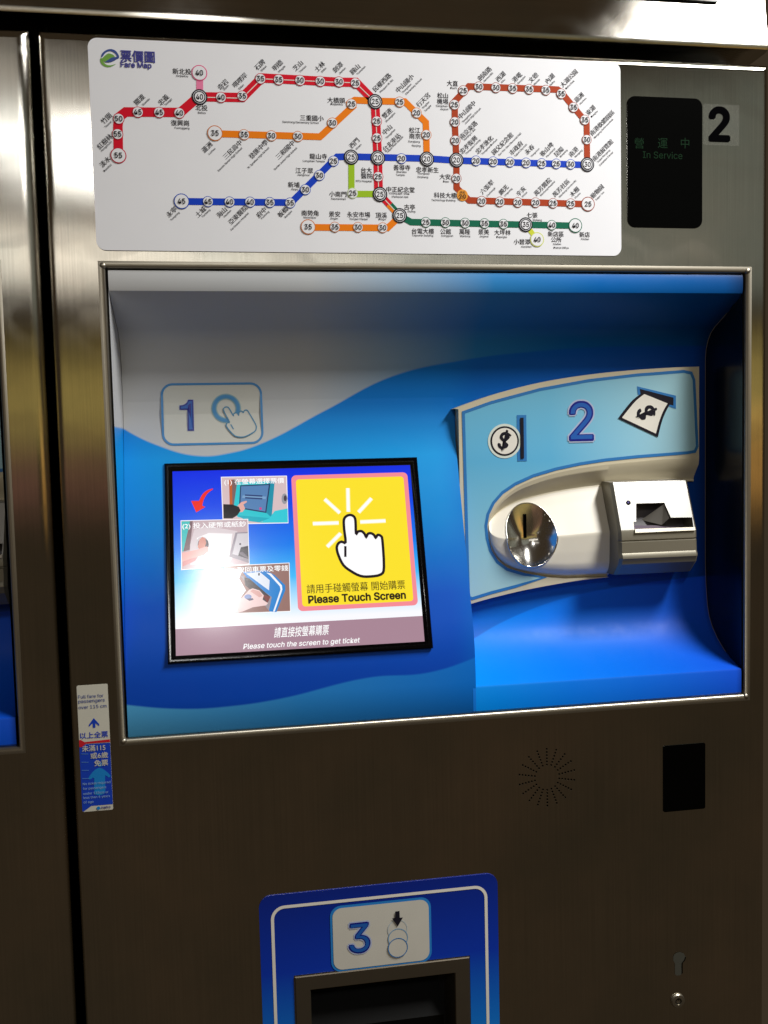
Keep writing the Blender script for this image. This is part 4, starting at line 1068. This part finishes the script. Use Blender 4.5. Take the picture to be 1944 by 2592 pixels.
 (F_, 698, 473, 20, 'S', 'brown', [(F_, 726, 378, '辛亥', X45), (F_, 754, 407, 'Xinhai', X45)]),
 (F_, 847, 475, 20, 'S', 'brown', [(F_, 908, 340, '萬芳醫院', X45), (F_, 950, 357, 'Wanfang Hospital', X45)]),
 (F_, 994, 480, 25, 'S', 'brown', [(F_, 1063, 350, '萬芳社區', X45), (F_, 1118, 358, 'Wanfang Community', X45)]),
 (F_, 1142, 483, 25, 'S', 'brown', [(F_, 1175, 383, '木柵', X45), (F_, 1201, 415, 'Muzha', X45)]),
 (F_, 1287, 487, 25, 'T', 'brown', [(F_, 1365, 380, '動物園', X45), (F_, 1388, 420, 'Taipei Zoo', X45)]),
]
for s_ in ST_LIST: station(*s_)
# title and emblem
mb = MB(); a, b = M_(A, 314, 130); mb.text(FB_, a, b, '票價圖', 1, NAVY, .0004, bold=.022, width=.0372, height=.0125, res=4)
a, b = M_(A, 304, 187); mb.text(FB_, a, b, 'Fare Map', 1, NAVY, .0004, bold=.028, width=.0335, res=4); mb.build('title', fm)
mb = MB(); EGR, EBL = plain('emblem_green', (104, 160, 40), .42), plain('emblem_blue', (24, 62, 140), .42)
def Ep(pts): return [M_(A, x, y) for x, y in pts]
mb.poly(FB_, Ep(smooth([(88, 135), (95, 110), (120, 90), (150, 84), (178, 95), (197, 122), (198, 140), (186, 142), (182, 122), (165, 104), (140, 97), (115, 108), (98, 130)], 3, True)), EBL, .0004)
mb.poly(FB_, Ep(smooth([(84, 142), (96, 140), (108, 128), (130, 112), (150, 114), (168, 124), (172, 132), (150, 140), (130, 152), (114, 164), (104, 158)], 3, True)), EGR, .0005)
mb.poly(FB_, Ep(smooth([(84, 142), (84, 162), (96, 182), (122, 195), (150, 193), (180, 176), (150, 184), (125, 182), (105, 168), (98, 152)], 3, True)), EGR, .0004)
mb.poly(FB_, Ep(smooth([(112, 165), (130, 152), (152, 138), (175, 134), (196, 138), (180, 150), (165, 158), (150, 164), (130, 166)], 3, True)), EBL, .0006)
mb.build('emblem', fm)

# ------------------------------------------------------------------ stickers
def film_mat():
    m, N, L, b = new_mat('clear_film'); b.inputs['Base Color'].default_value = (.42, .42, .38, 1); b.inputs['Roughness'].default_value = .3
    b.inputs['Alpha'].default_value = .06; return m
ns = thing('number_sticker', 'clear square sticker with a black number 2 beside the black status display', 'sticker', (.760, 0, .7097))
mb = MB(); mb.poly(STEEL, rrect(.7360, .7848, .7097, .7598, .0015), film_mat(), .0006, thick=.0005); mb.build('film', ns)
mb = MB(); a, b = STEEL.crop((1560, 220, 1659 / 340.0), 1272, 462); mb.text(STEEL, a, b, '2', 1, plain('numeral_black', (5, 5, 6), .6, spec=.0), .0010, bold=.028, height=.0392, width=.0248, res=6); mb.build('numeral', ns)

hsx = thing('height_sticker', 'tall white and blue passenger height sticker on the steel left of the recess', 'sticker', (-.031, 0, -.0778))
CK = (170, 1700, 931 / 160.0)
P_ = lambda x, y: STEEL.crop(CK, x, y)
Q = [P_(128, 200), P_(580, 188), P_(685, 2030), P_(245, 2062)]
hx0, hx1 = (Q[0][0] + Q[3][0]) / 2 - .0003, (Q[1][0] + Q[2][0]) / 2 + .0003; hz1, hz0 = (Q[0][1] + Q[1][1]) / 2, (Q[2][1] + Q[3][1]) / 2
STW = plain('sticker_white', (206, 204, 190), .45); STB = plain('sticker_blue', (14, 62, 186), .45); STC = plain('sticker_cyan', (20, 130, 206), .45)
def zk(y): return hz1 + (hz0 - hz1) * (y - 195) / (2046 - 195)
def xk(x, y): return hx0 + (hx1 - hx0) * (x - (128 + 117 * (y - 200) / 1862)) / 452
def Kp(x, y): return (xk(x, y), zk(y))
mb = MB(); mb.poly(STEEL, rrect(hx0, hx1, hz0, hz1, .0016, 4), STW, .0006, thick=.0005); mb.build('paper', hsx)
mb = MB(); yb = zk(1055); yc = zk(1965)
mb.poly(STEEL, [(hx0, hz0 + .0012), (hx0 + .0012, hz0 + .0004), (hx0 + (hx1 - hx0) * .30, yc), (hx1, yc), (hx1, yb), (hx0, yb)], STB, .0008)
mb.poly(STEEL, [(hx0, zk(1090)), (hx0 + .003, zk(1090)), (hx0 + .0075, zk(1045)), (hx1, zk(1045)), (hx1, zk(1005)), (hx0 + .006, zk(1020)), (hx0 + .002, zk(985)), (hx0, zk(985))], plain('sticker_red', (200, 24, 40), .45), .0010)
mb.build('blue_field', hsx)
mb = MB()
for y, t in ((358, 'Full fare for'), (437, 'passengers'), (512, 'over 115 cm')):
    mb.text(STEEL, hx0 + .0012, zk(y), t, 1, plain('sticker_ink', (44, 70, 150), .45), .0009, anchor='L', bold=.006, width={358: .0285, 437: .0298, 512: .0315}[y])
a, b = Kp(392, 750); k_ = .0058
mb.poly(STEEL, [(a - k_, b - k_ * .3), (a, b + k_), (a + k_, b - k_ * .3), (a + k_, b - k_ * .75), (a + k_ * .25, b - .0002), (a + k_ * .25, b - k_), (a - k_ * .25, b - k_), (a - k_ * .25, b - .0002), (a - k_, b - k_ * .75)], STB, .0009)
a, b = Kp(395, 925); mb.text(STEEL, a, b, '以上全票', 1, STB, .0009, bold=.014, width=.0316, height=.0076)
a, b = Kp(395, 1115); mb.text(STEEL, a, b, '未滿115', 1, STW, .0012, bold=.014, width=.0262, height=.0074)
a, b = Kp(478, 1228); mb.text(STEEL, a, b, '或6歲', 1, STW, .0012, bold=.014, width=.0196, height=.0072)
a, b = Kp(508, 1340); mb.text(STEEL, a, b, '免票', 1, STW, .0012, bold=.014, width=.0155, height=.0072)
mb.build('lettering', hsx)
mb = MB()
mb.poly(STEEL, smooth([Kp(*p) for p in ((320, 1560), (380, 1470), (450, 1420), (500, 1418), (560, 1450), (650, 1540), (620, 1565), (570, 1530), (575, 1700), (560, 1800), (420, 1800), (410, 1560), (360, 1570))], 2, True), STC, .0010)
mb.poly(STEEL, circ(*Kp(488, 1365), .0028, 16), STC, .00095); mb.build('child_figure', hsx)
mb = MB()
for y, t in ((1635, 'No ticket required'), (1705, 'for passengers'), (1775, 'under 115cm or'), (1840, 'less than 6 years'), (1905, 'of age')):
    mb.text(STEEL, hx0 + .0020, zk(y), t, 1, plain('sticker_pale', (150, 186, 226), .45), .0013, anchor='L', bold=.006, width={1635: .0312, 1705: .0262, 1775: .0285, 1840: .0300, 1905: .0112}[y])
for y in (1190, 1310, 1430, 1550): mb.stroke(STEEL, [(hx0 + .0015, zk(y)), (hx0 + .0095, zk(y + 8))], .0008, plain('sticker_tick', (80, 130, 210), .45), .0011)
a, b = Kp(588, 2000); mb.text(STEEL, a, b, 'metro', .0058, NAVY, .0012, bold=.015)
a, b = Kp(480, 2005); mb.poly(STEEL, circ(a, b, .0021, 14), STC, .0012)
mb.build('small_print', hsx)
